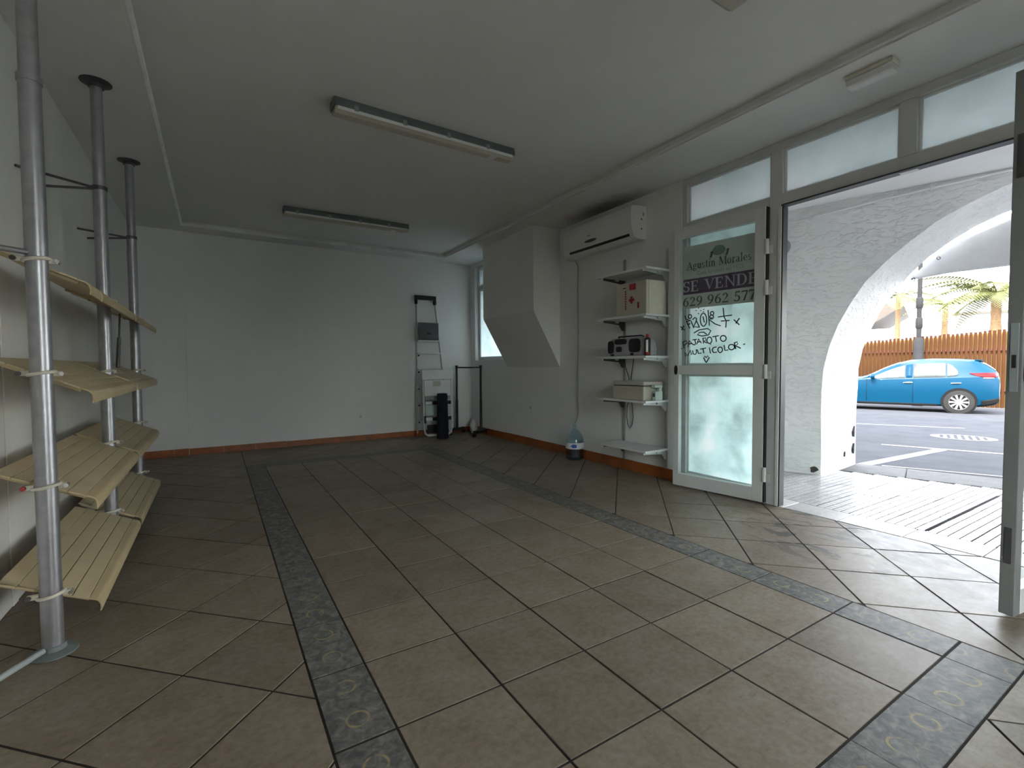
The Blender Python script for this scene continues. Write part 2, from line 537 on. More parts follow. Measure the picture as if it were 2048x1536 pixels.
def inset(poly, d):
    if poly_area(poly) < 0:
        poly = poly[::-1]
    out = poly
    n = len(poly)
    src = poly
    for i in range(n):
        p, q = src[i], src[(i + 1) % n]
        ex, ey = q[0] - p[0], q[1] - p[1]
        L = math.hypot(ex, ey)
        if L < 1e-6:
            continue
        nx, ny = ey / L, -ex / L        # outward for ccw
        out = clip_poly(out, nx, ny, nx * p[0] + ny * p[1] - d)
        if len(out) < 3:
            return []
    res = []
    for p in out:
        if not res or math.hypot(p[0] - res[-1][0], p[1] - res[-1][1]) > 1e-4:
            res.append(p)
    if len(res) > 1 and math.hypot(res[0][0] - res[-1][0], res[0][1] - res[-1][1]) < 1e-4:
        res.pop()
    return res if len(res) >= 3 else []
def slab(mb, poly, z0, zt, bev):
    """tile: vertical sides up to zt-bev, then a chamfer inwards; polygon in xy"""
    inner = inset(poly, bev)
    if poly_area(poly) < 0:
        poly = poly[::-1]
    n = len(poly)
    if len(inner) != n:
        return mb.prism(poly, lambda a, b, d: (a, b, d), z0, zt)
    k = min(range(n), key=lambda i: (inner[i][0] - poly[0][0]) ** 2 + (inner[i][1] - poly[0][1]) ** 2)
    inner = inner[k:] + inner[:k]
    vs = [(x, y, z0) for x, y in poly] + [(x, y, zt - bev) for x, y in poly] + [(x, y, zt) for x, y in inner]
    fs = [tuple(range(2 * n, 3 * n))]
    for i in range(n):
        j = (i + 1) % n
        fs += [(i, j, n + j, n + i), (n + i, n + j, 2 * n + j, 2 * n + i)]
    return mb.add(vs, fs)

# ---------------------------------------------------------------- room shell
XL, XR, YF, YB = -1.133, 2.884, 5.553, -2.1
ZS, ZC = 2.489, 2.547
STEP_L, STEP_R, STEP_F = -0.678, 2.349, 5.30
WT = 0.2

floor = bx('floor', (XL - WT, YB - WT, -0.1), (XR + 0.06, YF + WT, -0.0024), 'grout')
tag(floor, 'tiled shop floor with a slate border framing the centre', None, None, 'structure')

TP, RP = 0.33, 0.33582             # tile pitch across and along
GAP = 0.0035
def tile_obj(name, poly, mt, z=0.0, parent=floor, bev=0.0012):
    poly = inset(poly, GAP)
    if not poly or abs(poly_area(poly)) < 4e-4:
        return None
    cx = sum(p[0] for p in poly) / len(poly)
    cy = sum(p[1] for p in poly) / len(poly)
    mb = MB()
    slab(mb, [(x - cx, y - cy) for x, y in poly], -0.0024, 0.0, bev)
    o = bpy.data.objects.new(name, mb.mesh(name, mt))
    COL.objects.link(o)
    o.parent = parent
    o.location = (cx, cy, z + random.uniform(-0.0006, 0.0006))
    return o
def rect(x0, y0, x1, y1):
    return [(x0, y0), (x1, y0), (x1, y1), (x0, y1)]
# shared meshes for the whole tiles
mb = MB(); slab(mb, rect(-TP / 2 + GAP, -RP / 2 + GAP, TP / 2 - GAP, RP / 2 - GAP), -0.0024, 0, 0.0012)
ME_TILE = mb.mesh('tile', 'tile')
mb = MB(); slab(mb, rect(-0.0825 + GAP, -RP / 2 + GAP, 0.0825 - GAP, RP / 2 - GAP), -0.0024, 0, 0.0012)
ME_BORD = mb.mesh('border_tile', 'border')
def inst(name, me, x, y, rz=0.0, parent=floor, z=0.0):
    o = bpy.data.objects.new(name, me)
    COL.objects.link(o)
    o.parent = parent
    o.location = (x, y, z + random.uniform(-0.0007, 0.0007))
    o.rotation_euler = (random.uniform(-0.001, 0.001), random.uniform(-0.001, 0.001), rz)
    return o
Y0, Y1 = -RP, 13 * RP
for i in range(5):
    for j in range(-1, 13):
        inst('tile', ME_TILE, (i + 0.5) * TP, (j + 0.5) * RP)
for j in range(-1, 13):
    inst('border_tile', ME_BORD, -0.0825, (j + 0.5) * RP)
    inst('border_tile', ME_BORD, 5 * TP + 0.0825, (j + 0.5) * RP, PI)
for i in range(5):
    inst('border_tile', ME_BORD, (i + 0.5) * TP, Y1 + 0.0825, PI / 2)
    inst('border_tile', ME_BORD, (i + 0.5) * TP, Y0 - 0.0825, PI / 2)
for x in (-0.0825, 5 * TP + 0.0825):
    for y in (Y0 - 0.0825, Y1 + 0.0825):
        tile_obj('border_tile', rect(x - 0.0825, y - 0.0825, x + 0.0825, y + 0.0825), 'border')
# diagonal field around the border; the part behind the camera is one joined piece
BX0, BX1, BY0, BY1 = -0.165, 5 * TP + 0.165, Y0 - 0.165, Y1 + 0.165
H = 0.2372
back_mb = MB()
def diag_region(x0, x1, y0, y1, ox, oy):
    for a in range(-60, 61):
        for b in range(-60, 61):
            if (a + b) % 2:
                continue
            cx, cy = ox + a * H, oy + b * H + H
            if cx < x0 - H or cx > x1 + H or cy < y0 - H or cy > y1 + H:
                continue
            p = [(cx, cy - H), (cx + H, cy), (cx, cy + H), (cx - H, cy)]
            for aa, bb, cc in ((-1, 0, -x0), (1, 0, x1), (0, -1, -y0), (0, 1, y1)):
                p = clip_poly(p, aa, bb, cc)
                if len(p) < 3:
                    break
            if len(p) < 3 or abs(poly_area(p)) < 8e-4:
                continue
            if cy < -0.75:
                q = inset(p, GAP)
                if q:
                    slab(back_mb, q, -0.0024, 0, 0.0012)
            else:
                tile_obj('tile', p, 'tile')
diag_region(XL, BX0, YB, YF, -0.272, 1.156)
diag_region(BX1, XR, YB, YF, 2.07, 0.2075)
diag_region(BX0, BX1, BY1, YF, -0.272, 1.156)
diag_region(BX0, BX1, YB, BY0, -0.272, 1.156)
tag(back_mb.build('tile_field', 'tile', floor), None, None, None, 'stuff')

# walls
def wall(name, lo, hi, mt='wall'):
    return tag(bx(name, lo, hi, mt), None, None, None, 'structure')
w = wall('wall_left', (XL - WT, YB - WT, -0.1), (XL, YF + WT, 2.75), 'wall_l')
w['label'] = 'stained white left wall behind the tube shelving'
w = wall('wall_far', (XL, YF, -0.1), (XR + WT, YF + WT, 2.75))
w['label'] = 'plain white far wall behind the ladder'
mb = MB()
BW0, BW1, BWT = 0.5, 1.5, 2.15
mb.box((XL, YB - WT, -0.1), (BW0, YB, 2.75)); mb.box((BW1, YB - WT, -0.1), (XR + WT, YB, 2.75)); mb.box((BW0, YB - WT, BWT), (BW1, YB, 2.75)); mb.box((BW0, YB - WT, -0.1), (BW1, YB, 0.0))
w = mb.build('wall_back', 'wall')
tag(w, 'white wall behind the viewer with an added glazed front', None, None, 'structure')
w3 = empty('fill_window', (0.85, YB, 0), 'added glazed front behind the viewer, for fill light', None, None, 'structure')  # unseen glazing added to lift the light from behind the viewer
for k in range(3):
    x = BW0 + (BW1 - BW0) * k / 2
    bx('mullion', (max(BW0, x - 0.03), YB - 0.1, 0.0), (min(BW1, x + 0.03), YB - 0.04, BWT), 'alu', w3, 0.003)
    if k < 2:
        x1 = BW0 + (BW1 - BW0) * (k + 1) / 2
        for z0, z1 in ((0.0, 0.09), (0.9, 0.97), (BWT - 0.06, BWT)):
            bx('rail', (x + 0.03, YB - 0.099, z0), (x1 - 0.03, YB - 0.041, z1), 'alu', w3, 0.003)
        for z0, z1 in ((0.09, 0.9), (0.97, BWT - 0.06)):
            bx('pane', (x + 0.03, YB - 0.072, z0), (x1 - 0.03, YB - 0.068, z1), 'glass', w3)
bx('pilaster', (XL, YF - 0.03, 0.0), (STEP_L + 0.01, YF, ZS), 'wall', bpy.data.objects['wall_far'])
for y in (1.86, 3.78):
    bx('panel_strip', (XL, y - 0.03, 0.0), (XL + 0.006, y + 0.03, ZS), 'wall_l', bpy.data.objects['wall_left'], 0.002)
# right wall with window opening and storefront opening
SF0, SF1, SFT = -0.56, 1.72, 2.487
W0, W1, WZ0, WZ1 = 4.42, 5.40, 1.07, 2.44
mb = MB()
mb.box((XR, SF1, -0.1), (XR + WT, W0, 2.75))
mb.box((XR, W1, -0.1), (XR + WT, YF, 2.75))
mb.box((XR, W0, -0.1), (XR + WT, W1, WZ0))
mb.box((XR, W0, WZ1), (XR + WT, W1, 2.75))
mb.box((XR, SF0, SFT), (XR + WT, SF1, 2.75))
mb.box((XR, YB, -0.1), (XR + WT, SF0, 2.75))
w = mb.build('wall_right', 'wall')
tag(w, 'white wall carrying shelves and air conditioner beside the glazed shopfront', None, None, 'structure')
# ceiling: recessed centre, lower margins, slightly higher near-left panel
mb = MB()
mb.box((STEP_L, YB, ZC), (STEP_R, STEP_F, 2.7))
mb.box((XL, 2.07, ZS), (STEP_L, YF, 2.7))
mb.box((XL, YB, ZS - 0.007), (STEP_L - 0.012, 2.07, 2.7))
mb.box((STEP_L - 0.012, YB, ZS), (STEP_L, 2.07, 2.7))
mb.box((STEP_R, YB, ZS), (XR, YF, 2.7))
mb.box((STEP_L, STEP_F, ZS), (STEP_R, YF, 2.7))
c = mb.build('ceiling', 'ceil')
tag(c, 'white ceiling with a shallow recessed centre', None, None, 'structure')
# mouldings along the recess
def mould(name, pts, k=1.0):
    o = MB()
    for a, b in ((0.004 * k, 0.018 * k), (0.026 * k, 0.011 * k)):
        o.tube([Vector(p) + Vector((0, 0, a)) for p in pts], b, 8)
    return tag(o.build(name, 'trimw', None, True), None, None, None, 'structure')
mould('trim_1', [(STEP_L + 0.004, YB, ZS + 0.012), (STEP_L + 0.004, STEP_F, ZS + 0.012)])['label'] = 'white moulding along the left edge of the ceiling recess'
mould('trim_2', [(STEP_L, STEP_F - 0.004, ZS + 0.012), (STEP_R, STEP_F - 0.004, ZS + 0.012)], 0.7)['label'] = 'white moulding along the far edge of the ceiling recess'
mould('trim_3', [(STEP_R - 0.004, YB, ZS + 0.012), (STEP_R - 0.004, STEP_F, ZS + 0.012)], 0.3)['label'] = 'white moulding along the right edge of the ceiling recess'
# skirting: terracotta skirting tiles
def skirt(name, p0, p1, inward, h=0.072, t=0.012, lab=''):
    p0, p1 = Vector(p0), Vector(p1)
    L = (p1 - p0).length
    d = (p1 - p0) / L
    nrm = Vector(inward)
    root = empty(name, p0, lab, None, None, 'structure')
    x = 0.0
    while x < L - 0.01:
        ln = min(0.33, L - x)
        hh = h + random.uniform(-0.002, 0.002)
        m4 = Matrix.Translation(p0 + d * (x + 0.001)) @ Matrix(((d.x, nrm.x, 0, 0), (d.y, nrm.y, 0, 0), (0, 0, 1, 0), (0, 0, 0, 1)))
        MB().box((0, 0.0005, 0.0006), (ln - 0.002, t + random.uniform(0, 0.001), hh), m4).build('skirting_tile', 'base_orange', root, False, 0.002)
        x += 0.33
    return root
skirt('baseboard_far', (STEP_L + 0.011, YF, 0), (XR, YF, 0), (0, -1, 0), lab='terracotta skirting along the far wall')
skirt('baseboard_corner', (XL + 0.0, YF - 0.03, 0), (STEP_L + 0.01, YF - 0.03, 0), (0, -1, 0), 0.08, lab='bright terracotta skirting at the far left corner')
skirt('baseboard_right', (XR, YF - 0.014, 0), (XR, SF1 + 0.005, 0), (-1, 0, 0), 0.095, lab='terracotta skirting under the shelves and air conditioner')
skirt('baseboard_left', (XL, 4.6, 0), (XL, YF - 0.045, 0), (1, 0, 0), lab='terracotta skirting below the tube shelving')

# ---------------------------------------------------------------- duct box on the right wall
DY0, DY1, DX = 3.354, 4.486, 2.527
prof = [(XR - 0.001, 0.968), (DX, 1.58), (DX, ZS - 0.001), (XR - 0.001, ZS - 0.001)]
duct = MB().prism(prof, lambda a, b, d: (a, d, b), DY0, DY1).build('duct_box', 'wall')
tag(duct, 'white boxed-in duct on the wall with a slanted underside', 'duct')

# ---------------------------------------------------------------- frames
def frame_bar(mb, x0, x1, y0, y1, z0, z1):
    mb.box((x0, y0, z0), (x1, y1, z1))
# window behind the duct box
win = empty('window_1', (XR, (W0 + W1) / 2, WZ0), 'tall frosted window half hidden behind the boxed duct', None, None, 'structure')
mb = MB()
fx0, fx1 = XR + 0.05, XR + 0.10
for y0, y1, z0, z1 in ((W0, W0 + 0.045, WZ0, WZ1), (W1 - 0.02, W1, WZ0, WZ1), (W0 + 0.045, W1 - 0.02, WZ0, WZ0 + 0.03), (W0 + 0.045, W1 - 0.02, WZ1 - 0.03, WZ1), (W0 + 0.045, W1 - 0.02, 2.10, 2.17)):
    frame_bar(mb, fx0, fx1, y0, y1, z0, z1)
mb.build('frame', 'alu', win, False, 0.003)
mb = MB()
for y0, y1, z0, z1 in ((W1 - 0.05, W1 - 0.02, WZ0 + 0.03, 2.10), (W0 + 0.045, W0 + 0.07, WZ0 + 0.03, 2.10), (W0 + 0.07, W1 - 0.05, WZ0 + 0.03, WZ0 + 0.05), (W0 + 0.07, W1 - 0.05, 2.08, 2.10)):
    frame_bar(mb, fx0 + 0.01, fx1 - 0.015, y0, y1, z0, z1)
mb.build('sash', 'white', win, False, 0.002)
bx('pane', (fx0 + 0.022, W0 + 0.045, WZ0 + 0.03), (fx0 + 0.026, W1 - 0.02, 2.10), 'frost_dim', win)
bx('pane', (fx0 + 0.022, W0 + 0.045, 2.17), (fx0 + 0.026, W1 - 0.02, WZ1 - 0.03), 'frost_dim', win)
MB().cyl((fx0 + 0.002, 5.13, 2.135), (fx0 - 0.018, 5.13, 2.135), 0.012, n=12).build('latch', 'darksteel', win)

# shopfront
sf = empty('window_2', (XR, 0.6, 0), 'white aluminium shopfront frame with a row of frosted transom panes', None, None, 'structure')
FX0, FX1 = XR + 0.004, XR + 0.066
bars = [(SF0, SF1, 2.437, SFT), (SF0, SF1, 2.062, 2.135)]
mull = [(1.672, SF1), (0.905, 0.99), (0.178, 0.26), (-0.552, -0.47)]
for k, (y0, y1) in enumerate(mull):
    full = k != 2
    MB().box((FX0, y0, 0.0 if full else 2.135), (FX1, y1, 2.062 if False else 2.437)).build('mullion', 'alu', sf, False, 0.003)
MB().box((FX0 + 0.001, SF0, 2.437), (FX1 - 0.001, SF1, SFT)).build('head_rail', 'alu', sf, False, 0.003)
for (a, b) in ((0.99, 1.672), (0.26, 0.905), (-0.47, 0.178)):
    MB().box((FX0 + 0.001, a, 2.062), (FX1 - 0.001, b, 2.135)).build('transom_rail', 'alu', sf, False, 0.003)
    f = bx('pane', (FX0 + 0.034, a + 0.012, 2.147), (FX0 + 0.038, b - 0.012, 2.425), 'frost', sf)
    mb = MB()
    for y0, y1, z0, z1 in ((a, a + 0.014, 2.135, 2.437), (b - 0.014, b, 2.135, 2.437), (a + 0.014, b - 0.014, 2.135, 2.149), (a + 0.014, b - 0.014, 2.423, 2.437)):
        mb.box((FX0 + 0.024, y0, z0), (FX0 + 0.05, y1, z1))
    mb.build('glazing_bead', 'white', f, False, 0.002)
MB().box((FX0 + 0.01, 0.178, 2.135), (FX1 - 0.01, 0.26, 2.05)).build('mullion_stub', 'alu', sf)
# drip rail above the doorway
MB().box((FX0 - 0.012, -0.47, 2.052), (FX0 + 0.05, 0.905, 2.0615)).build('door_stop', 'darksteel', sf)
MB().box((FX0 + 0.002, 0.8965, 0.0), (FX1 - 0.004, 0.9045, 2.0515)).build('door_stop', 'black', sf)
MB().box((FX0 - 0.008, 0.9055, 0.0), (FX0 - 0.0005, 0.925, 2.05)).build('jamb_strip', 'white', sf, False, 0.002)
# fixed glazed bays (behind the opened leaf and beyond the doorway)
for (a, b) in ((0.99, 1.672),):
    MB().box((FX0 + 0.001, a, 0.0), (FX1 - 0.001, b, 0.09)).build('bottom_rail', 'alu', sf, False, 0.003)
    MB().box((FX0 + 0.001, a, 0.905), (FX1 - 0.001, b, 0.98)).build('mid_rail', 'alu', sf, False, 0.003)
    for z0, z1 in ((0.09, 0.905), (0.98, 2.062)):
        f = bx('pane', (FX0 + 0.034, a, z0), (FX0 + 0.038, b, z1), 'frost_low', sf)
        mb = MB()
        for y0, y1, c0, c1 in ((a, a + 0.014, z0, z1), (b - 0.014, b, z0, z1), (a + 0.014, b - 0.014, z0, z0 + 0.014), (a + 0.014, b - 0.014, z1 - 0.014, z1)):
            mb.box((FX0 + 0.022, y0, c0), (FX0 + 0.05, y1, c1))
        mb.build('glazing_bead', 'white', f)

# ---------------------------------------------------------------- door leaves (local x: hinge -> free end, local y: thickness)
LW, LH = 0.711, 2.055
def door_leaf(name, hinge, free, label, flip, FM='alu'):
    hx, hy = hinge
    ang = math.atan2(free[1] - hy, free[0] - hx)
    root = empty(name, (hx, hy, 0.012), label, None, None, 'structure', ang)
    root.rotation_euler = (0, 0, 0)
    MX = Matrix.Translation((hx, hy, 0.012)) @ Matrix.Rotation(ang, 4, 'Z')
    T = 0.045
    def part(nm, lo, hi, mt, par=root, bev=0.003):
        return MB().box(lo, hi, MX).build(nm, mt, par, False, bev)
    part('stile', (0.012, -T / 2, 0), (0.085, T / 2, LH), FM)
    part('stile', (LW - 0.049, -T / 2, 0), (LW, T / 2, LH), FM)
    part('top_rail', (0.085, -T / 2, LH - 0.085), (LW - 0.049, T / 2, LH), 'alu')
    part('mid_rail', (0.085, -T / 2, 0.895), (LW - 0.049, T / 2, 0.967), 'alu')
    part('bottom_rail', (0.085, -T / 2, 0), (LW - 0.049, T / 2, 0.098), 'alu')
    for z0, z1 in ((0.098, 0.895), (0.967, LH - 0.085)):
        part('pane', (0.085, 0.004, z0), (LW - 0.049, 0.010, z1), 'glass', root, 0)
    for z in (0.2, 0.92, 1.5, 1.78):
        mb = MB()
        mb.tube([MX @ Vector((0.0, flip * (T / 2 + 0.004), z - 0.05)), MX @ Vector((0.0, flip * (T / 2 + 0.004), z + 0.05))], 0.0135, 12)
        mb.box((0.0, flip * T / 2 - 0.003, z - 0.003), (0.04, flip * T / 2 + 0.005, z + 0.05), MX)
        mb.box((-0.035, flip * T / 2 - 0.003, z - 0.05), (0.0, flip * T / 2 + 0.005, z + 0.003), MX)
        mb.build('hinge', 'alu', root, True)
    part('gap_shade', (0.003, -T / 2 + 0.004, 0), (0.0115, T / 2 - 0.006, LH), 'black', root, 0)  # black strip stands in for the shaded gap between leaf and post
    # lock on the free stile
    mb = MB()
    mb.tube([MX @ Vector((LW - 0.028, flip * (T / 2 + 0.0005), 0.93 + k)) for k in (0, 0.001)], 0.001, 4)
    pl = [(0.014 * math.cos(a), 0.03 * math.sin(a) + (0.008 if math.sin(a) > 0 else -0.008)) for a in [2 * PI * k / 16 for k in range(16)]]
    mb.prism(pl, lambda a, b, d: MX @ Vector((LW - 0.025 + a, flip * d, 0.93 + b)), T / 2 - 0.001, T / 2 + 0.006)
    mb.build('lock', 'black', root)
    part('strike_plate', (LW - 0.001, -0.012, 0.86), (LW + 0.0025, 0.012, 1.12), 'grey', root, 0.001)
    part('keyhole', (LW + 0.002, -0.006, 0.95), (LW + 0.0035, 0.006, 1.0), 'black', root, 0)
    part('bolt_slot', (LW - 0.001, -0.01, 0.2), (LW + 0.002, 0.01, 0.34), 'darksteel', root, 0)
    part('bolt_slot', (LW - 0.001, -0.01, 1.66), (LW + 0.002, 0.01, 1.82), 'darksteel', root, 0)
    return root, MX
door1, MX1 = door_leaf('door_1', (2.867, 0.982), (2.769, 1.686), 'opened white glazed door leaf carrying the sale poster and marker scribbles', 1)
door2, MX2 = door_leaf('door_2', (2.872, -0.468), (2.163, -0.372), 'opened white glazed door leaf seen edge-on at the right', 1, 'alu_shaded')

# ---------------------------------------------------------------- poster and marker writing on the opened leaf
G=[[(0.092,1.372),(0.105,1.337),(0.123,1.343)],[(0.149,1.36),(0.148,1.354),(0.144,1.35),(0.139,1.347),(0.132,1.348),(0.127,1.351),(0.123,1.356),(0.122,1.363),(0.123,1.369),(0.127,1.373),(0.132,1.376),(0.138,1.375),(0.144,1.372),(0.148,1.367),(0.149,1.36)],[(0.056,1.288),(0.09,1.257)],[(0.083,1.294),(0.064,1.259)],[(0.103,1.325),(0.141,1.333)],[(0.107,1.324),(0.134,1.269)],[(0.114,1.299),(0.139,1.306)],[(0.145,1.325),(0.168,1.27)],[(0.157,1.335),(0.176,1.351),(0.19,1.343),(0.188,1.322),(0.168,1.281),(0.214,1.271)],[(0.191,1.322),(0.214,1.274)],[(0.273,1.326),(0.271,1.304),(0.263,1.287),(0.253,1.278),(0.241,1.279),(0.231,1.29),(0.224,1.308),(0.221,1.33),(0.223,1.352),(0.23,1.369),(0.24,1.377),(0.252,1.376),(0.262,1.366),(0.27,1.348),(0.273,1.326)],[(0.243,1.353),(0.254,1.306)],[(0.283,1.398),(0.289,1.342),(0.295,1.279)],[(0.316,1.34),(0.295,1.324),(0.338,1.29),(0.381,1.272)],[(0.328,1.369),(0.327,1.364),(0.324,1.359),(0.319,1.357),(0.313,1.357),(0.308,1.361),(0.304,1.366),(0.303,1.372),(0.304,1.378),(0.308,1.382),(0.313,1.384),(0.318,1.384),(0.323,1.381),(0.327,1.376),(0.328,1.369)],[(0.327,1.342),(0.325,1.336),(0.321,1.331),(0.316,1.328),(0.309,1.329),(0.304,1.332),(0.3,1.338),(0.298,1.345),(0.299,1.351),(0.303,1.356),(0.309,1.358),(0.315,1.358),(0.321,1.354),(0.325,1.349),(0.327,1.342)],[(0.4,1.404),(0.407,1.339),(0.425,1.304),(0.422,1.256)],[(0.362,1.339),(0.407,1.342),(0.465,1.344)],[(0.386,1.307),(0.448,1.307)],[(0.481,1.31),(0.521,1.27)],[(0.522,1.318),(0.496,1.282)],[(0.204,1.421),(0.208,1.42)],[(0.222,1.4),(0.226,1.399)],[(0.247,1.407),(0.251,1.406)],[(0.203,1.378),(0.209,1.378)],[(0.244,1.389),(0.248,1.388)],[(0.183,1.404),(0.188,1.404)],[(0.17,1.231),(0.214,1.253),(0.281,1.258),(0.306,1.24),(0.289,1.21),(0.237,1.203),(0.2,1.215),(0.214,1.232),(0.251,1.232),(0.274,1.215)],[(0.077,1.167),(0.089,1.113)],[(0.077,1.164),(0.104,1.174),(0.116,1.155),(0.089,1.138)],[(0.12,1.122),(0.133,1.172),(0.164,1.139)],[(0.125,1.144),(0.15,1.15)],[(0.159,1.178),(0.193,1.18)],[(0.178,1.177),(0.184,1.152),(0.178,1.137),(0.164,1.142)],[(0.193,1.141),(0.209,1.183),(0.231,1.15)],[(0.197,1.157),(0.226,1.163)],[(0.243,1.188),(0.251,1.146)],[(0.243,1.186),(0.267,1.187),(0.269,1.17),(0.25,1.165),(0.276,1.148)],[(0.316,1.168),(0.314,1.157),(0.309,1.149),(0.301,1.145),(0.292,1.145),(0.284,1.15),(0.278,1.159),(0.276,1.169),(0.278,1.18),(0.284,1.188),(0.292,1.192),(0.301,1.192),(0.309,1.187),(0.314,1.178),(0.316,1.168)],[(0.321,1.193),(0.368,1.199)],[(0.344,1.195),(0.352,1.154)],[(0.426,1.176),(0.423,1.167),(0.418,1.16),(0.409,1.156),(0.399,1.156),(0.39,1.161),(0.384,1.169),(0.382,1.178),(0.384,1.188),(0.39,1.195),(0.399,1.198),(0.408,1.198),(0.417,1.193),(0.423,1.186),(0.426,1.176)],[(0.101,1.049),(0.095,1.08),(0.12,1.056),(0.141,1.098),(0.151,1.061)],[(0.159,1.096),(0.165,1.067),(0.182,1.064),(0.192,1.074),(0.19,1.102)],[(0.197,1.102),(0.209,1.07),(0.231,1.073)],[(0.223,1.103),(0.268,1.11)],[(0.245,1.106),(0.253,1.072)],[(0.297,1.113),(0.306,1.068)],[(0.303,1.137),(0.307,1.137)],[(0.35,1.115),(0.329,1.112),(0.318,1.095),(0.329,1.074),(0.354,1.077)],[(0.398,1.093),(0.397,1.084),(0.392,1.077),(0.385,1.073),(0.378,1.073),(0.371,1.077),(0.365,1.085),(0.363,1.094),(0.364,1.102),(0.37,1.109),(0.377,1.113),(0.385,1.113),(0.392,1.109),(0.397,1.101),(0.398,1.093)],[(0.41,1.128),(0.418,1.087),(0.441,1.091)],[(0.488,1.11),(0.486,1.101),(0.48,1.095),(0.471,1.091),(0.461,1.091),(0.452,1.095),(0.446,1.103),(0.444,1.111),(0.446,1.12),(0.452,1.127),(0.46,1.13),(0.471,1.13),(0.479,1.126),(0.485,1.119),(0.488,1.11)],[(0.486,1.143),(0.497,1.096)],[(0.486,1.141),(0.507,1.147),(0.512,1.132),(0.495,1.121),(0.532,1.1)],[(0.551,1.127),(0.563,1.13)],[(0.063,1.114),(0.068,1.113)],[(0.273,0.999),(0.252,1.034),(0.26,1.048),(0.275,1.036),(0.283,1.051),(0.296,1.037),(0.273,0.999)]]
def leaf_pt(u, z, d):               # u from the free end, z above floor, d towards the room
    return MX1 @ Vector((LW - u, d, z - 0.012))
for s in G:
    pts = [leaf_pt(u, z, 0.0108) for u, z in s]
    MB().tube(pts, 0.0043, 6).build('marker_stroke', 'marker', door1)

poster = empty('sale_poster', leaf_pt(0.38, 1.42, -0.03), 'grey and purple sale poster with a phone number behind the opened door glass', 'poster')
PD = -0.0235
def pq(mb, u0, z0, u1, z1, d):
    mb.prism([(u0, z0), (u1, z0), (u1, z1), (u0, z1)], lambda a, b, dd: leaf_pt(a, b, dd), d - 0.0008, d)
mb = MB(); pq(mb, 0.056, 1.428, 0.706, 1.918, PD - 0.0012); mb.build('sheet', 'paper', poster)
mb = MB(); pq(mb, 0.057, 1.540, 0.705, 1.660, PD - 0.0003); mb.build('purple_band', 'purple', poster)

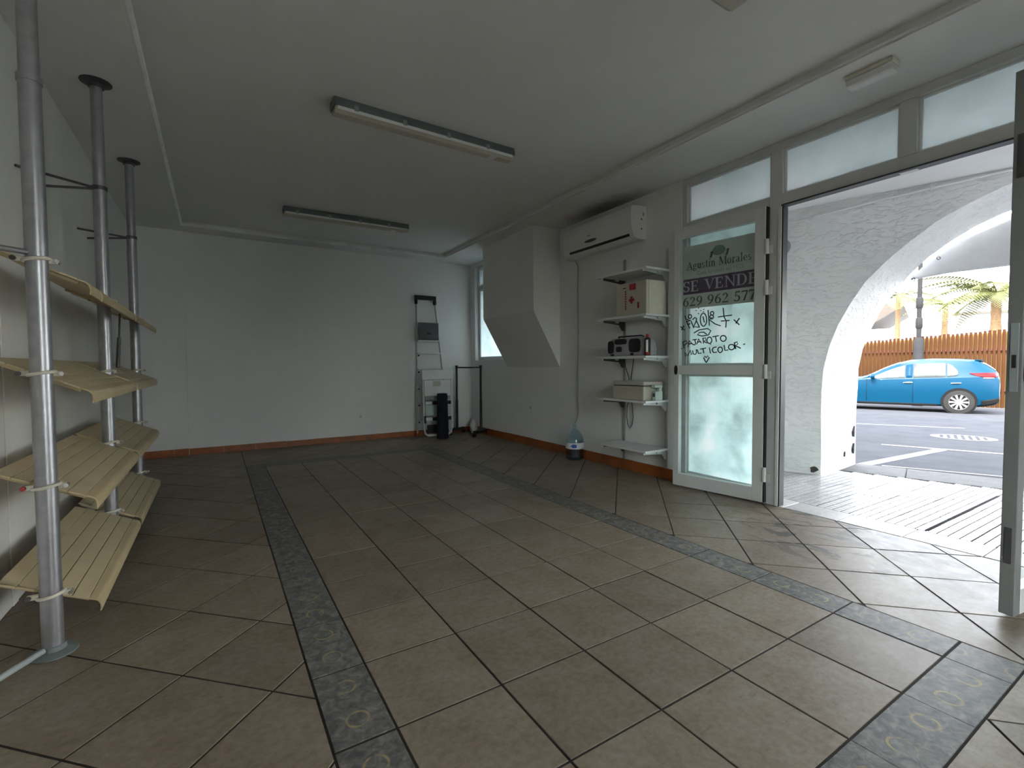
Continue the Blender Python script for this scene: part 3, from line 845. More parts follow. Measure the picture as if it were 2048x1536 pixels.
# a small serif face: polygons ('p') and elliptical strokes ('a': cx, cy, rx, ry, thick_x, thick_y, a0, a1)
def P_(*pts): return ('p', list(pts))
def V_(x, y0, y1, w): return P_((x, y0), (x + w, y0), (x + w, y1), (x, y1))
def SER(x0, x1, y, h=0.05): return P_((x0, y), (x1, y), (x1, y + h), (x0, y + h))
def A_(*a): return ('a', a)
W_ = 0.15
GL = {
 'A': (0.78, [P_((0.02, 0), (0.08, 0), (0.38, 0.9), (0.33, 0.95)), P_((0.33, 1.0), (0.42, 1.0), (0.74, 0.0), (0.58, 0.0)), SER(-0.04, 0.2, 0), SER(0.5, 0.8, 0), SER(0.2, 0.56, 0.32)]),
 'M': (0.98, [V_(0.1, 0, 1, 0.06), V_(0.74, 0, 1, W_), P_((0.08, 1), (0.25, 1), (0.5, 0.2), (0.42, 0.05)), P_((0.42, 0.05), (0.48, 0.05), (0.8, 1), (0.74, 1)), SER(0, 0.24, 0), SER(0.66, 0.97, 0), SER(0, 0.2, 0.95), SER(0.76, 0.97, 0.95)]),
 'S': (0.6, [A_(0.29, 0.73, 0.25, 0.27, 0.13, 0.07, 25, 265), A_(0.29, 0.27, 0.27, 0.27, 0.13, 0.07, -165, 85), V_(0.48, 0.7, 0.98, 0.05), V_(0.02, 0.02, 0.3, 0.05)]),
 'E': (0.66, [V_(0.08, 0, 1, W_), SER(0, 0.58, 0, 0.07), SER(0, 0.56, 0.93, 0.07), SER(0.2, 0.44, 0.47, 0.06), V_(0.54, 0, 0.26, 0.05), V_(0.51, 0.74, 1, 0.05), V_(0.4, 0.38, 0.62, 0.05)]),
 'V': (0.76, [P_((0.06, 1), (0.22, 1), (0.44, 0.12), (0.38, 0)), P_((0.38, 0), (0.43, 0.1), (0.72, 1), (0.66, 1)), SER(-0.02, 0.3, 0.95), SER(0.56, 0.8, 0.95)]),
 'N': (0.8, [V_(0.1, 0, 1, 0.06), V_(0.64, 0, 1, 0.06), P_((0.06, 1), (0.22, 1), (0.7, 0.06), (0.66, 0)), SER(0, 0.24, 0), SER(0, 0.2, 0.95), SER(0.54, 0.8, 0.95)]),
 'D': (0.76, [V_(0.08, 0, 1, W_), SER(0, 0.36, 0, 0.06), SER(0, 0.36, 0.94, 0.06), A_(0.34, 0.5, 0.38, 0.5, 0.14, 0.06, -90, 90)]),
 'o': (0.52, [A_(0.24, 0.32, 0.24, 0.34, 0.12, 0.05, 0, 360)]),
 'e': (0.48, [A_(0.23, 0.32, 0.22, 0.34, 0.12, 0.05, 0, 320), SER(0.06, 0.43, 0.32, 0.05)]),
 's': (0.42, [A_(0.2, 0.48, 0.17, 0.18, 0.1, 0.05, 25, 265), A_(0.2, 0.17, 0.18, 0.18, 0.1, 0.05, -165, 85)]),
 'a': (0.5, [V_(0.28, 0, 0.5, 0.13), A_(0.22, 0.48, 0.19, 0.18, 0.12, 0.05, 0, 160), A_(0.2, 0.17, 0.18, 0.18, 0.12, 0.05, 60, 330), SER(0.36, 0.5, 0)]),
 'r': (0.42, [V_(0.08, 0, 0.64, 0.13), SER(0, 0.3, 0), SER(0, 0.2, 0.6, 0.05), A_(0.3, 0.5, 0.12, 0.16, 0.11, 0.1, 40, 170)]),
 'l': (0.3, [V_(0.08, 0, 1.02, 0.13), SER(0, 0.28, 0), SER(0, 0.2, 0.98, 0.04)]),
 'n': (0.58, [V_(0.08, 0, 0.64, 0.13), V_(0.36, 0, 0.46, 0.13), A_(0.3, 0.44, 0.19, 0.22, 0.13, 0.06, 0, 170), SER(0, 0.28, 0), SER(0.3, 0.56, 0), SER(0, 0.18, 0.6)]),
 'u': (0.58, [V_(0.08, 0.18, 0.64, 0.13), V_(0.36, 0, 0.64, 0.13), A_(0.26, 0.2, 0.18, 0.2, 0.13, 0.06, 180, 340), SER(0, 0.2, 0.6), SER(0.28, 0.48, 0.6), SER(0.4, 0.56, 0)]),
 't': (0.36, [V_(0.1, 0.08, 0.86, 0.13), SER(0, 0.32, 0.58, 0.06), A_(0.23, 0.12, 0.13, 0.12, 0.1, 0.05, 180, 330)]),
 'g': (0.52, [A_(0.22, 0.44, 0.19, 0.2, 0.1, 0.05, 0, 360), A_(0.23, -0.08, 0.23, 0.16, 0.09, 0.05, 0, 360), A_(0.16, 0.14, 0.12, 0.1, 0.08, 0.05, 90, 270), SER(0.3, 0.5, 0.54, 0.08)]),
 'i': (0.3, [V_(0.08, 0, 0.64, 0.13), SER(0, 0.28, 0), SER(0, 0.2, 0.6), P_((0.1, 0.76), (0.16, 0.76), (0.28, 1.0), (0.16, 1.0))]),
 '6': (0.6, [A_(0.28, 0.31, 0.26, 0.32, 0.13, 0.06, 0, 360), A_(0.5, 0.33, 0.48, 0.66, 0.14, 0.08, 95, 180)]),
 '9': (0.6, [A_(0.28, 0.68, 0.26, 0.32, 0.13, 0.06, 0, 360), A_(0.06, 0.66, 0.48, 0.66, 0.14, 0.08, -85, 0)]),
 '2': (0.58, [A_(0.26, 0.7, 0.23, 0.3, 0.13, 0.07, -20, 170), P_((0.02, 0.0), (0.1, 0.12), (0.5, 0.64), (0.36, 0.62)), SER(0.02, 0.52, 0, 0.13)]),
 '5': (0.56, [A_(0.22, 0.3, 0.28, 0.31, 0.14, 0.07, -150, 130), P_((0.1, 0.45), (0.16, 0.5), (0.2, 1.0), (0.12, 1.0)), SER(0.12, 0.48, 0.86, 0.14)]),
 '7': (0.54, [SER(0.02, 0.5, 0.86, 0.14), P_((0.14, 0.0), (0.28, 0.0), (0.5, 0.9), (0.42, 0.9)), V_(0.02, 0.74, 0.9, 0.04)]),
 ' ': (0.34, []),
}
def serif(mt, text, u, z, hgt, d, wid=1.0, track=0.03):
    for ch in text:
        w, parts = GL[ch]
        mb = MB()
        for kind, dat in parts:
            if kind == 'p':
                pl = [(u + x * hgt * wid, z + y * hgt) for x, y in dat]
                mb.prism(pl, lambda a, b, dd: leaf_pt(a, b, dd), d - 0.0005, d)
            else:
                cx, cy, rx, ry, tx, ty, a0, a1 = dat
                n = 14
                ring = []
                for k in range(n + 1):
                    an = R(a0 + (a1 - a0) * k / n)
                    po = (u + (cx + rx * math.cos(an)) * hgt * wid, z + (cy + ry * math.sin(an)) * hgt)
                    pi_ = (u + (cx + (rx - tx) * math.cos(an)) * hgt * wid, z + (cy + (ry - ty) * math.sin(an)) * hgt)
                    ring.append((po, pi_))
                for k in range(n):
                    pl = [ring[k][0], ring[k + 1][0], ring[k + 1][1], ring[k][1]]
                    mb.prism(pl, lambda a, b, dd: leaf_pt(a, b, dd), d - 0.0005, d)
        if mb.v:
            mb.build('letter', mt, poster)
        u += (w + track) * hgt * wid
    return u
serif('ink', 'Agustin Morales', 0.086, 1.732, 0.062, PD + 0.0004, 1.02, 0.03)
serif('paper', 'SE VENDE', 0.052, 1.560, 0.083, PD + 0.0012, 1.27, 0.04)
serif('ink', '629 962 577', 0.054, 1.447, 0.072, PD + 0.0004, 1.27, 0.03)
# small line of print
fc = bpy.data.curves.new('small_print', 'FONT')
fc.body = 'Casa fundada en 1925'
fc.size = 0.045
fo = bpy.data.objects.new('tmp_text', fc)
COL.objects.link(fo)
dg = bpy.context.evaluated_depsgraph_get()
me = bpy.data.meshes.new_from_object(fo.evaluated_get(dg))
bpy.data.objects.remove(fo, do_unlink=True)
wmax = max(v.co.x for v in me.vertices)
for v in me.vertices:
    v.co = leaf_pt(0.17 + v.co.x / wmax * 0.36, 1.682 + v.co.y, PD + 0.0003)
me.materials.clear()
me.materials.append(M['ink2'])
o = bpy.data.objects.new('small_print', me)
o['kind'] = 'stuff'
COL.objects.link(o)
o.parent = poster
o.matrix_parent_inverse = poster.matrix_basis.inverted()
# crest above the lettering
mb = MB()
mb.prism([(0.345 + 0.052 * math.cos(a), 1.838 + (0.045 if math.sin(a) > 0 else 0.03) * math.sin(a)) for a in [2 * PI * k / 24 for k in range(24)]], lambda a, b, d: leaf_pt(a, b, d), PD - 0.0003, PD + 0.0003)
mb.build('crest', 'crest', poster)
for u0 in (0.272, 0.395):
    mb = MB()
    mb.prism([(u0, 1.80), (u0 + 0.018, 1.797), (u0 + 0.03, 1.845), (u0 + 0.008, 1.842), (u0 + 0.012, 1.825)], lambda a, b, d: leaf_pt(a, b, d), PD - 0.0003, PD + 0.0006)
    mb.build('ribbon_end', 'ink', poster)

# ---------------------------------------------------------------- tube shelving on the left
PX, PYS = -0.895, (1.307, 2.435, 3.563)
CZ = (0.205, 0.58, 0.965, 1.345)
names = ('nearest', 'middle', 'farthest')
for k, py in enumerate(PYS):
    zt = ZS if py > 2.07 else ZS - 0.007
    pole = empty('shelf_pole', (PX, py, 0), '%s of the three grey steel tube uprights, floor to ceiling' % names[k], 'pole', 'uprights of the tube shelving')
    mb = MB(); mb.tube([(PX, py, 0.012), (PX, py, 1.93)], 0.0295, 24); mb.build('upright', 'steel', pole, True)
    mb = MB(); mb.tube([(PX, py, 1.931), (PX, py, zt - 0.008)], 0.0265, 24); mb.build('telescopic_top', 'steel', pole, True)
    mb = MB(); mb.lathe([(0.066, 0.0), (0.066, 0.004), (0.05, 0.01), (0.036, 0.014), (0.034, 0.03)], (PX, py, 0.0005), 28); mb.build('foot_plate', 'darksteel' if k else 'housing', pole, True)
    mb = MB(); mb.lathe([(0.034, -0.03), (0.036, -0.014), (0.05, -0.009), (0.068, -0.005), (0.068, -0.0005)], (PX, py, zt), 28); mb.build('top_plate', 'darksteel', pole, True)
    for z in CZ:
        mb = MB()
        ring = [(PX + 0.034 * math.cos(a), py + 0.034 * math.sin(a), z + 0.006 * math.cos(a)) for a in [2 * PI * i / 24 for i in range(24)]]
        mb.tube(ring, 0.006, 8, closed=True)
        mb.box((PX + 0.03, py - 0.006, z - 0.01), (PX + 0.052, py + 0.006, z + 0.006))
        mb.box((PX - 0.06, py - 0.006, z - 0.008), (PX - 0.03, py + 0.006, z + 0.008))
        cl = mb.build('clamp', 'clamp', pole, True)
        mb = MB(); mb.cyl((PX + 0.052, py - 0.013, z - 0.002), (PX + 0.052, py + 0.013, z - 0.002), 0.0065, n=10)
        mb.build('bolt', 'chrome', cl, True)
        mb = MB(); mb.cyl((PX - 0.056, py - 0.014, z), (PX - 0.056, py + 0.014, z), 0.008, n=10)
        mb.build('bolt', 'darksteel' if z != 0.58 else 'rubberred', cl, True)
    for dy in (() if k == 0 else (-0.346, -0.075)):
        mb = MB(); mb.tube([(PX, py - 0.012, 1.93), (XL + 0.004, py + dy, 1.885)], 0.0065, 8); mb.build('wall_stay', 'darksteel', pole, True)
    mb = MB(); mb.tube([(PX, py, 1.925), (PX, py, 1.945)], 0.033, 20); mb.build('collar', 'darksteel' if k else 'steel', pole, True)
    if k == 0:
        mb = MB(); mb.tube([(PX - 0.02, py - 0.02, 1.365), (XL + 0.004, py - 0.32, 1.345)], 0.009, 10); mb.build('wall_stay', 'steel', pole, True)
        mb = MB(); mb.tube([(PX - 0.02, py - 0.03, 0.025), (XL + 0.015, py - 0.42, 0.04)], 0.010, 10); mb.build('floor_stay', 'grey', pole, True)
    if k == 1:
        mb = MB(); mb.tube([(PX + 0.045, py + 0.02, 0.985), (PX + 0.05, py + 0.06, 1.15)], 0.009, 10); mb.tube([(PX + 0.05, py + 0.06, 1.15), (PX + 0.053, py + 0.085, 1.285)], 0.005, 8)
        mb.build('gas_strut', 'darksteel', pole, True)

def slat_shelf(y0, y1, cz, label, tilt=25.0, drop=0.0, broken=False, yaw=0.0):
    root = empty('slatted_shelf', (PX, (y0 + y1) / 2, cz), label, 'shelf', 'slanted cream shelves of the tube rack')
    ca, sa = math.cos(R(tilt)), math.sin(R(tilt))
    yc = (y0 + y1) / 2
    def F(a, y, h):                    # a across (wall -> aisle), h above the sheet
        dz = (y - yc) * drop
        return Vector((PX - 0.01 + a * ca + h * sa, y, cz - 0.004 - a * sa + h * ca + dz))
    nS, a0, a1 = 6, -0.145, 0.165
    wS = (a1 - a0) / nS
    for i in range(nS):
        s0, s1 = a0 + i * wS + 0.0012, a0 + (i + 1) * wS - 0.0012
        if i == nS - 1:
            # rounded front lip curling down
            rows = []
            for t in range(6):
                an = R(80) * t / 5
                aa = s0 + (s1 - s0) * 0.45 + math.sin(an) * (s1 - s0) * 0.6
                hh = -(1 - math.cos(an)) * 0.045
                rows.append((aa, hh))
            prof = [(s0, 0.0)] + rows + [(rows[-1][0] - 0.004, rows[-1][1] - 0.002)] + [(p[0] - 0.003, p[1] - 0.005) for p in rows[::-1][1:]] + [(s0, -0.006)]
            ye = y1
            if broken:
                MB().prism([(p[0], p[1]) for p in prof], lambda a, b, d: F(a, d, b), y0, y0 + 0.16).build('front_lip', 'cream_d', root)
                MB().prism([(p[0], p[1]) for p in prof], lambda a, b, d: F(a, d, b), y0 + 0.2, ye).build('front_lip', 'cream_d', root)
            else:
                MB().prism(prof, lambda a, b, d: F(a, d, b), y0, ye).build('front_lip', 'cream_d', root)
        else:
            mb = MB()
            e0 = 0.004
            prof = [(s0, -0.006), (s1, -0.006), (s1, -0.0012), (s1 - 0.002, 0.0), (s0 + 0.002, 0.0), (s0, -0.0012)]
            mb.prism(prof, lambda a, b, d: F(a, d, b), y0, y1)
            mb.build('slat', 'cream', root)
    for yy in (y0 + 0.03, y1 - 0.03):
        MB().prism([(a0 + 0.01, -0.018), (a1 - 0.05, -0.018), (a1 - 0.05, -0.0065), (a0 + 0.01, -0.0065)], lambda a, b, d: F(a, d, b), yy - 0.008, yy + 0.008).build('bearer', 'cream_d', root)
    return root
lev = ('lowest', 'second-lowest', 'second-highest', 'highest')
for k in range(4):
    slat_shelf(PYS[0] + 0.036, PYS[1] - 0.036, CZ[k], '%s slanted cream slatted shelf between nearest and middle uprights' % lev[k], broken=(k == 3), tilt=22.5 if k == 3 else 25.0)
    slat_shelf(PYS[1] + 0.036, PYS[2] - 0.036, CZ[k], '%s slanted cream slatted shelf between middle and farthest uprights' % lev[k], tilt=22.5 if k == 3 else 25.0)

# ---------------------------------------------------------------- ceiling lights
def batten(xc, yc, rz, label):
    root = empty('fluorescent_light', (xc, yc, ZC), label, 'light', 'fluorescent battens on the ceiling')
    MX = Matrix.Translation((xc, yc, ZC)) @ Matrix.Rotation(rz, 4, 'Z')
    L = 0.625
    def prof_prism(mb, prof, x0, x1):
        mb.prism(prof, lambda a, b, d: MX @ Vector((d, a, b)), x0, x1)
    mb = MB()
    prof_prism(mb, [(-0.052, -0.0005), (0.052, -0.0005), (0.058, -0.045), (0.058, -0.052), (-0.058, -0.052), (-0.058, -0.045)], -L, L)
    mb.build('housing', 'housing', root, False, 0.004)
    mb = MB()
    prof_prism(mb, [(-0.054, -0.0525), (0.054, -0.0525), (0.05, -0.070), (0.03, -0.084), (-0.03, -0.084), (-0.05, -0.070)], -L + 0.006, L - 0.006)
    mb.build('diffuser', 'diff', root, False, 0.006)
    for s in (-1, 1):
        mb = MB(); prof_prism(mb, [(s * 0.0505, -0.0695), (s * 0.0545, -0.0535), (s * 0.0570, -0.0535), (s * 0.0530, -0.0702)], -L + 0.02, L - 0.02)
        mb.build('diffuser_edge', 'white', root)
        for x in (-0.5, -0.2, 0.1, 0.4):
            mb = MB(); mb.box((x - 0.012, s * 0.0585 - 0.004, -0.06), (x + 0.012, s * 0.0585 + 0.004, -0.03), MX)
            mb.build('clip', 'grey', root, False, 0.001)
    mb = MB(); mb.tube([MX @ Vector((-L + 0.03, 0, -0.0435)), MX @ Vector((-L + 0.031, 0, -0.043))], 0.002, 6)
    mb = MB(); mb.box((0.44, -0.031, -0.0855), (0.49, 0.031, -0.0835), MX); mb.build('label_sticker', 'white', root)
    return root
batten(0.846, 2.085, R(1.5), 'nearer whole fluorescent batten light with a ribbed diffuser, mid ceiling')
batten(0.826, 4.26, R(-1.0), 'smaller-looking fluorescent batten light near the far wall')
batten(0.868, 0.315, R(1.0), 'fluorescent batten light cut off by the top of the picture')

em = empty('emergency_light', (2.50, 0.245, ZS), 'small ivory emergency light on the ceiling above the shopfront', 'light')
MB().box((2.452, 0.138, ZS - 0.022), (2.548, 0.352, ZS - 0.0005)).build('housing', 'diff2', em, False, 0.004)
MB().prism([(2.455, ZS - 0.0225), (2.545, ZS - 0.0225), (2.538, ZS - 0.052), (2.525, ZS - 0.058), (2.475, ZS - 0.058), (2.462, ZS - 0.052)], lambda a, b, d: (a, d, b), 0.143, 0.347).build('diffuser', 'acw', em, False, 0.005)
MB().box((2.548, 0.16, ZS - 0.03), (2.557, 0.2, ZS - 0.008)).build('cable_gland', 'diff2', em)

# ---------------------------------------------------------------- air conditioner
AY0, AY1, AZ0, AZ1 = 2.1, 3.07, 2.095, 2.385
ac = empty('air_conditioner', (XR, (AY0 + AY1) / 2, AZ0), 'white split air conditioner mounted high beside the boxed duct', 'air conditioner')
D = XR - 0.0005
body = [(D, AZ0 + 0.004), (D - 0.10, AZ0), (D - 0.15, AZ0 + 0.018), (D - 0.178, AZ0 + 0.085), (D - 0.19, AZ0 + 0.16), (D - 0.19, AZ0 + 0.25), (D - 0.175, AZ0 + 0.275), (D - 0.10, AZ0 + 0.285), (D, AZ0 + 0.29)]
MB().prism(body, lambda a, b, d: (a, d, b), AY0 + 0.018, AY1 - 0.018).build('body', 'acw', ac, True)
def scaled(k):
    cx, cz = D - 0.09, AZ0 + 0.145
    return [(min(D, cx + (a - cx) * k), cz + (b - cz) * k) for a, b in body]
for y0, y1 in ((AY0, AY0 + 0.0175), (AY1 - 0.0175, AY1)):
    MB().prism(scaled(1.03), lambda a, b, d: (a, d, b), y0, y1).build('end_cap', 'acw', ac, True, 0.003)
MB().box((D - 0.08, AY0 - 0.0015, AZ0 + 0.18), (D - 0.045, AY0 + 0.001, AZ0 + 0.24)).build('knockout', 'white', ac, False, 0.001)
for yy, zz, ww in ((0, 0.165, 0.012), (-0.02, 0.2, 0.008), (0, 0.08, 0.01)):
    MB().box((D - 0.055 - ww - yy, AY0 - 0.002, AZ0 + zz), (D - 0.055 - yy, AY0 + 0.001, AZ0 + zz + 0.016 + abs(yy))).build('screw_hole', 'darksteel', ac)
# outlet slot and louvre follow the lower front
MB().prism([(D - 0.1535, AZ0 + 0.023), (D - 0.164, AZ0 + 0.044), (D - 0.160, AZ0 + 0.046), (D - 0.15, AZ0 + 0.025)], lambda a, b, d: (a, d, b), AY0 + 0.05, AY1 - 0.09).build('outlet_slot', 'black', ac)
MB().prism([(D - 0.11, AZ0 - 0.0065), (D - 0.152, AZ0 + 0.012), (D - 0.153, AZ0 + 0.0165), (D - 0.11, AZ0 - 0.0015)], lambda a, b, d: (a, d, b), AY0 + 0.05, AY1 - 0.09).build('louvre', 'acw', ac)
el = [(2.64 + 0.085 * math.cos(a), 0.092 + 0.013 * math.sin(a)) for a in [2 * PI * k / 20 for k in range(20)]]
MB().prism(el, lambda a, b, d: (D - 0.178 - (b - 0.085) * 0.16 - d, a, AZ0 + b), -0.004, 0.003).build('display_window', 'darksteel', ac)
MB().box((D - 0.1885, 2.635, AZ0 + 0.135), (D - 0.186, 2.675, AZ0 + 0.146)).build('emblem', 'grey', ac)
MB().box((D - 0.075, AY1 + 0.001, AZ0 - 0.004), (D, AY1 + 0.06, AZ0 + 0.03)).build('pipe_cover', 'acw', ac, False, 0.004)

hose = MB()
hp = [(XR - 0.05, 3.03, 2.088), (XR - 0.03, 3.03, 2.06), (XR - 0.012, 3.027, 2.02)] + [(XR - 0.011 - 0.002 * math.sin(k), 3.026 + 0.003 * math.sin(k * 1.3), 2.0 - 0.19 * k) for k in range(1, 9)] + [(XR - 0.05, 3.0, 0.42), (XR - 0.096, 2.975, 0.385)]
hose.tube(hp, 0.0065, 8)
tag(hose.build('drain_hose', 'grey', None, True), 'thin grey drain hose running down the wall into the water bottle', 'hose')

# ---------------------------------------------------------------- water bottle
BXc, BYc = 2.775, 2.965
bt = empty('water_bottle', (BXc, BYc, 0), 'large clear water bottle standing under the drain hose', 'bottle')
pr = [(0.07, 0.001), (0.088, 0.008), (0.092, 0.03), (0.089, 0.05), (0.092, 0.07), (0.089, 0.09), (0.093, 0.11), (0.093, 0.19), (0.091, 0.215), (0.08, 0.25), (0.055, 0.29), (0.03, 0.318), (0.02, 0.33), (0.02, 0.35)]
MB().lathe(pr, (BXc, BYc, 0), 28).build('body', 'bottle', bt, True)
MB().lathe([(0.066, 0.004), (0.085, 0.01), (0.088, 0.03), (0.0855, 0.05), (0.088, 0.07), (0.088, 0.095)], (BXc, BYc, 0), 24).build('water', 'water', bt, True)
lab = MB()
rows = [[Vector((BXc + 0.0938 * math.cos(a), BYc + 0.0938 * math.sin(a), z)) for a in [2 * PI * k / 28 for k in range(28)]] for z in (0.122, 0.185)]
lab.grid(rows, True)
lb = lab.build('label', 'white', bt, True)
lg = MB()
for a0, a1, z0, z1 in ((3.75, 4.25, 0.135, 0.172), (3.6, 3.85, 0.145, 0.16)):
    lg.grid([[Vector((BXc + 0.0943 * math.cos(a0 + (a1 - a0) * k / 6), BYc + 0.0943 * math.sin(a0 + (a1 - a0) * k / 6), z)) for k in range(7)] for z in (z0, z1)])
lg.build('label_logo', 'blue', lb, True)
MB().lathe([(0.0225, 0.345), (0.0225, 0.37), (0.018, 0.374)], (BXc, BYc, 0), 18).build('neck_ring', 'bottle', bt, True)

# ---------------------------------------------------------------- wall shelves
SY0, SY1, SD = 1.825, 2.42, 0.30
for k, y in enumerate((1.862, 2.356)):
    mb = MB()
    x0, x1 = XR - 0.012, XR - 0.0005
    mb.box((x0, y - 0.0125, 0.085), (x0 + 0.002, y + 0.0125, 1.965))
    mb.box((x0 + 0.002, y - 0.0125, 0.085), (x1, y - 0.0105, 1.965))
    mb.box((x0 + 0.002, y + 0.0105, 0.085), (x1, y + 0.0125, 1.965))
    rail = mb.build('shelf_rail', 'alu_bare' if k == 0 else 'grey')
    tag(rail, ('slotted wall rail for the white shelves, on the side by the door leaf', 'slotted wall rail for the white shelves, on the side by the air conditioner')[k], 'rail', 'slotted rails of the wall shelves')
shelf_lab = ('topmost white wall shelf above the first-aid box', 'white wall shelf holding the first-aid box', 'white wall shelf holding the radio and spray can', 'white wall shelf holding the cream tin', 'lowest white wall shelf, empty, near the floor')
SHZ = (1.787, 1.405, 1.06, 0.686, 0.272)
for z, lb in zip(SHZ, shelf_lab):
    sh = empty('wall_shelf', (XR, (SY0 + SY1) / 2, z), lb, 'shelf', 'white shelves on slotted rails')
    bx('board', (XR - SD, SY0, z - 0.018), (XR - 0.014, SY1, z), 'white', sh, 0.002)
    for y in (1.862, 2.356):
        pf = [(XR - 0.0125, z - 0.10), (XR - 0.0125, z - 0.0185), (XR - SD + 0.02, z - 0.0185), (XR - SD + 0.02, z - 0.034), (XR - 0.07, z - 0.05), (XR - 0.035, z - 0.1)]
        MB().prism(pf, lambda a, b, d: (a, d, b), y - 0.008, y + 0.008).build('bracket', 'darksteel' if y > 2 else 'alu_bare', sh, False, 0.001)
        bx('bracket_hook', (XR - SD + 0.008, y - 0.01, z - 0.036), (XR - SD + 0.0195, y + 0.01, z - 0.0185), 'white', sh, 0.002)
        bx('fixing_block', (XR - 0.14, y - 0.022, z - 0.034), (XR - 0.1, y - 0.0085, z - 0.0185), 'mint', sh, 0.001)

# first-aid box
z = SHZ[1] + 0.0006
fa = empty('first_aid_box', (2.74, 2.03, z), 'cream first-aid box with a red cross on a wall shelf', 'box')
bx('body', (2.655, 1.855, z), (2.868, 2.205, z + 0.285), 'diff2', fa, 0.008)
bx('door', (2.622, 1.857, z + 0.002), (2.653, 2.203, z + 0.283), 'tin', fa, 0.006)
def fa_q(mb, y0, y1, z0, z1):
    mb.box((2.6205, y0, z + z0), (2.623, y1, z + z1))
mb = MB(); fa_q(mb, 2.01, 2.03, 0.1, 0.16); fa_q(mb, 2.03, 2.05, 0.12, 0.14); fa_q(mb, 1.99, 2.01, 0.12, 0.14); mb.build('red_cross', 'red', fa)
mb = MB(); fa_q(mb, 1.975, 2.045, 0.215, 0.265); mb.build('red_badge', 'red', fa)
mb = MB(); fa_q(mb, 1.935, 1.955, 0.055, 0.105); mb.build('red_badge', 'red', fa)
mb = MB()
for k in range(8):
    fa_q(mb, 2.082, 2.094, 0.055 + 0.021 * k, 0.055 + 0.021 * k + 0.014)
    fa_q(mb, 2.094 - 0.004 * (k % 2), 2.1, 0.057 + 0.021 * k, 0.055 + 0.021 * k + 0.008)
mb.build('red_lettering', 'red', fa)
bx('handle', (2.612, 2.085, z + 0.235), (2.6215, 2.115, z + 0.243), 'darksteel', fa, 0.002)

# radio
z = SHZ[2] + 0.0006
rd = empty('portable_radio', (2.72, 2.11, z), 'silver and black portable radio with round speakers on a wall shelf', 'radio')
rp = [(1.905, 0.0), (2.30, 0.0), (2.335, 0.035), (2.335, 0.08), (2.31, 0.135), (2.27, 0.158), (1.955, 0.162), (1.915, 0.135), (1.895, 0.06)]
MB().prism([(a, z + b) for a, b in rp], lambda a, b, d: (d, a, b), 2.64, 2.80).build('body', 'silver', rd, False, 0.012)
def blob(cy, cz, ry, rz, p=4.0, n=20):
    return [(cy + ry * abs(math.cos(a)) ** (2 / p) * (1 if math.cos(a) > 0 else -1), cz + rz * abs(math.sin(a)) ** (2 / p) * (1 if math.sin(a) > 0 else -1)) for a in [2 * PI * (k + 0.5) / n for k in range(n)]]
for nm, cy, cz, ry, rz in (('speaker', 2.0, 0.09, 0.066, 0.058), ('speaker', 2.285, 0.083, 0.038, 0.056), ('cassette_door', 2.185, 0.062, 0.034, 0.024), ('display', 2.165, 0.128, 0.072, 0.024), ('button', 2.03, 0.018, 0.018, 0.01), ('button', 2.265, 0.014, 0.02, 0.009)):
    MB().prism(blob(cy, cz, ry, rz), lambda a, b, d: (2.64 - d, a, z + b), -0.002, 0.006).build(nm, 'black', rd, False, 0.002)
MB().tube([(2.72, 1.96, z + 0.158), (2.70, 1.975, z + 0.176), (2.70, 2.25, z + 0.176), (2.72, 2.27, z + 0.158)], 0.007, 8).build('handle', 'black', rd, True)
# spray can
sc = empty('spray_can', (2.64, 1.858, z), 'black spray can with a red cap beside the radio', 'spray can')
c0 = (2.64, 1.858, z)
MB().lathe([(0.022, 0.0), (0.025, 0.004), (0.025, 0.135), (0.022, 0.145), (0.012, 0.15)], c0, 20).build('body', 'black', sc, True)
MB().lathe([(0.0115, 0.1505), (0.0135, 0.152), (0.0135, 0.172), (0.01, 0.178)], c0, 14).build('cap', 'red', sc, True)
mb = MB(); mb.grid([[Vector((c0[0] + 0.0254 * math.cos(a), c0[1] + 0.0254 * math.sin(a), z + zz)) for a in [R(190 + 6 * k) for k in range(8)]] for zz in (0.03, 0.13)]); mb.build('label', 'white', sc, True)
mb = MB(); mb.grid([[Vector((c0[0] + 0.0256 * math.cos(a), c0[1] + 0.0256 * math.sin(a), z + zz)) for a in [R(180 + 8 * k) for k in range(12)]] for zz in (0.006, 0.028)]); mb.build('label_band', 'red', sc, True)

# cream tin
z = SHZ[3] + 0.0006
tn = empty('tin_box', (2.74, 2.06, z), 'cream metal bread tin with a rounded lid on a wall shelf', 'box')
bx('body', (2.625, 1.885, z), (2.855, 2.245, z + 0.118), 'tin', tn, 0.008)
bx('lid', (2.62, 1.878, z + 0.1225), (2.86, 2.25, z + 0.158), 'tin', tn, 0.012)
bx('seam', (2.628, 1.89, z + 0.1185), (2.85, 2.24, z + 0.122), 'black', tn)
bx('rib', (2.622, 1.90, z + 0.092), (2.6265, 2.23, z + 0.1), 'tin', tn, 0.001)
# small pale socket adapter
ad = empty('plug_adapter', (2.75, 1.875, z), 'small pale green plug block beside the cream tin', 'adapter')
bx('body', (2.715, 1.835, z), (2.80, 1.872, z + 0.075), 'mint', ad, 0.003)
bx('flap', (2.705, 1.835, z + 0.105), (2.80, 1.872, z + 0.128), 'mint', ad, 0.003)
bx('bridge', (2.765, 1.84, z + 0.0755), (2.795, 1.868, z + 0.1045), 'mint', ad)
bx('slot', (2.7135, 1.842, z + 0.03), (2.7148, 1.865, z + 0.06), 'darksteel', ad)
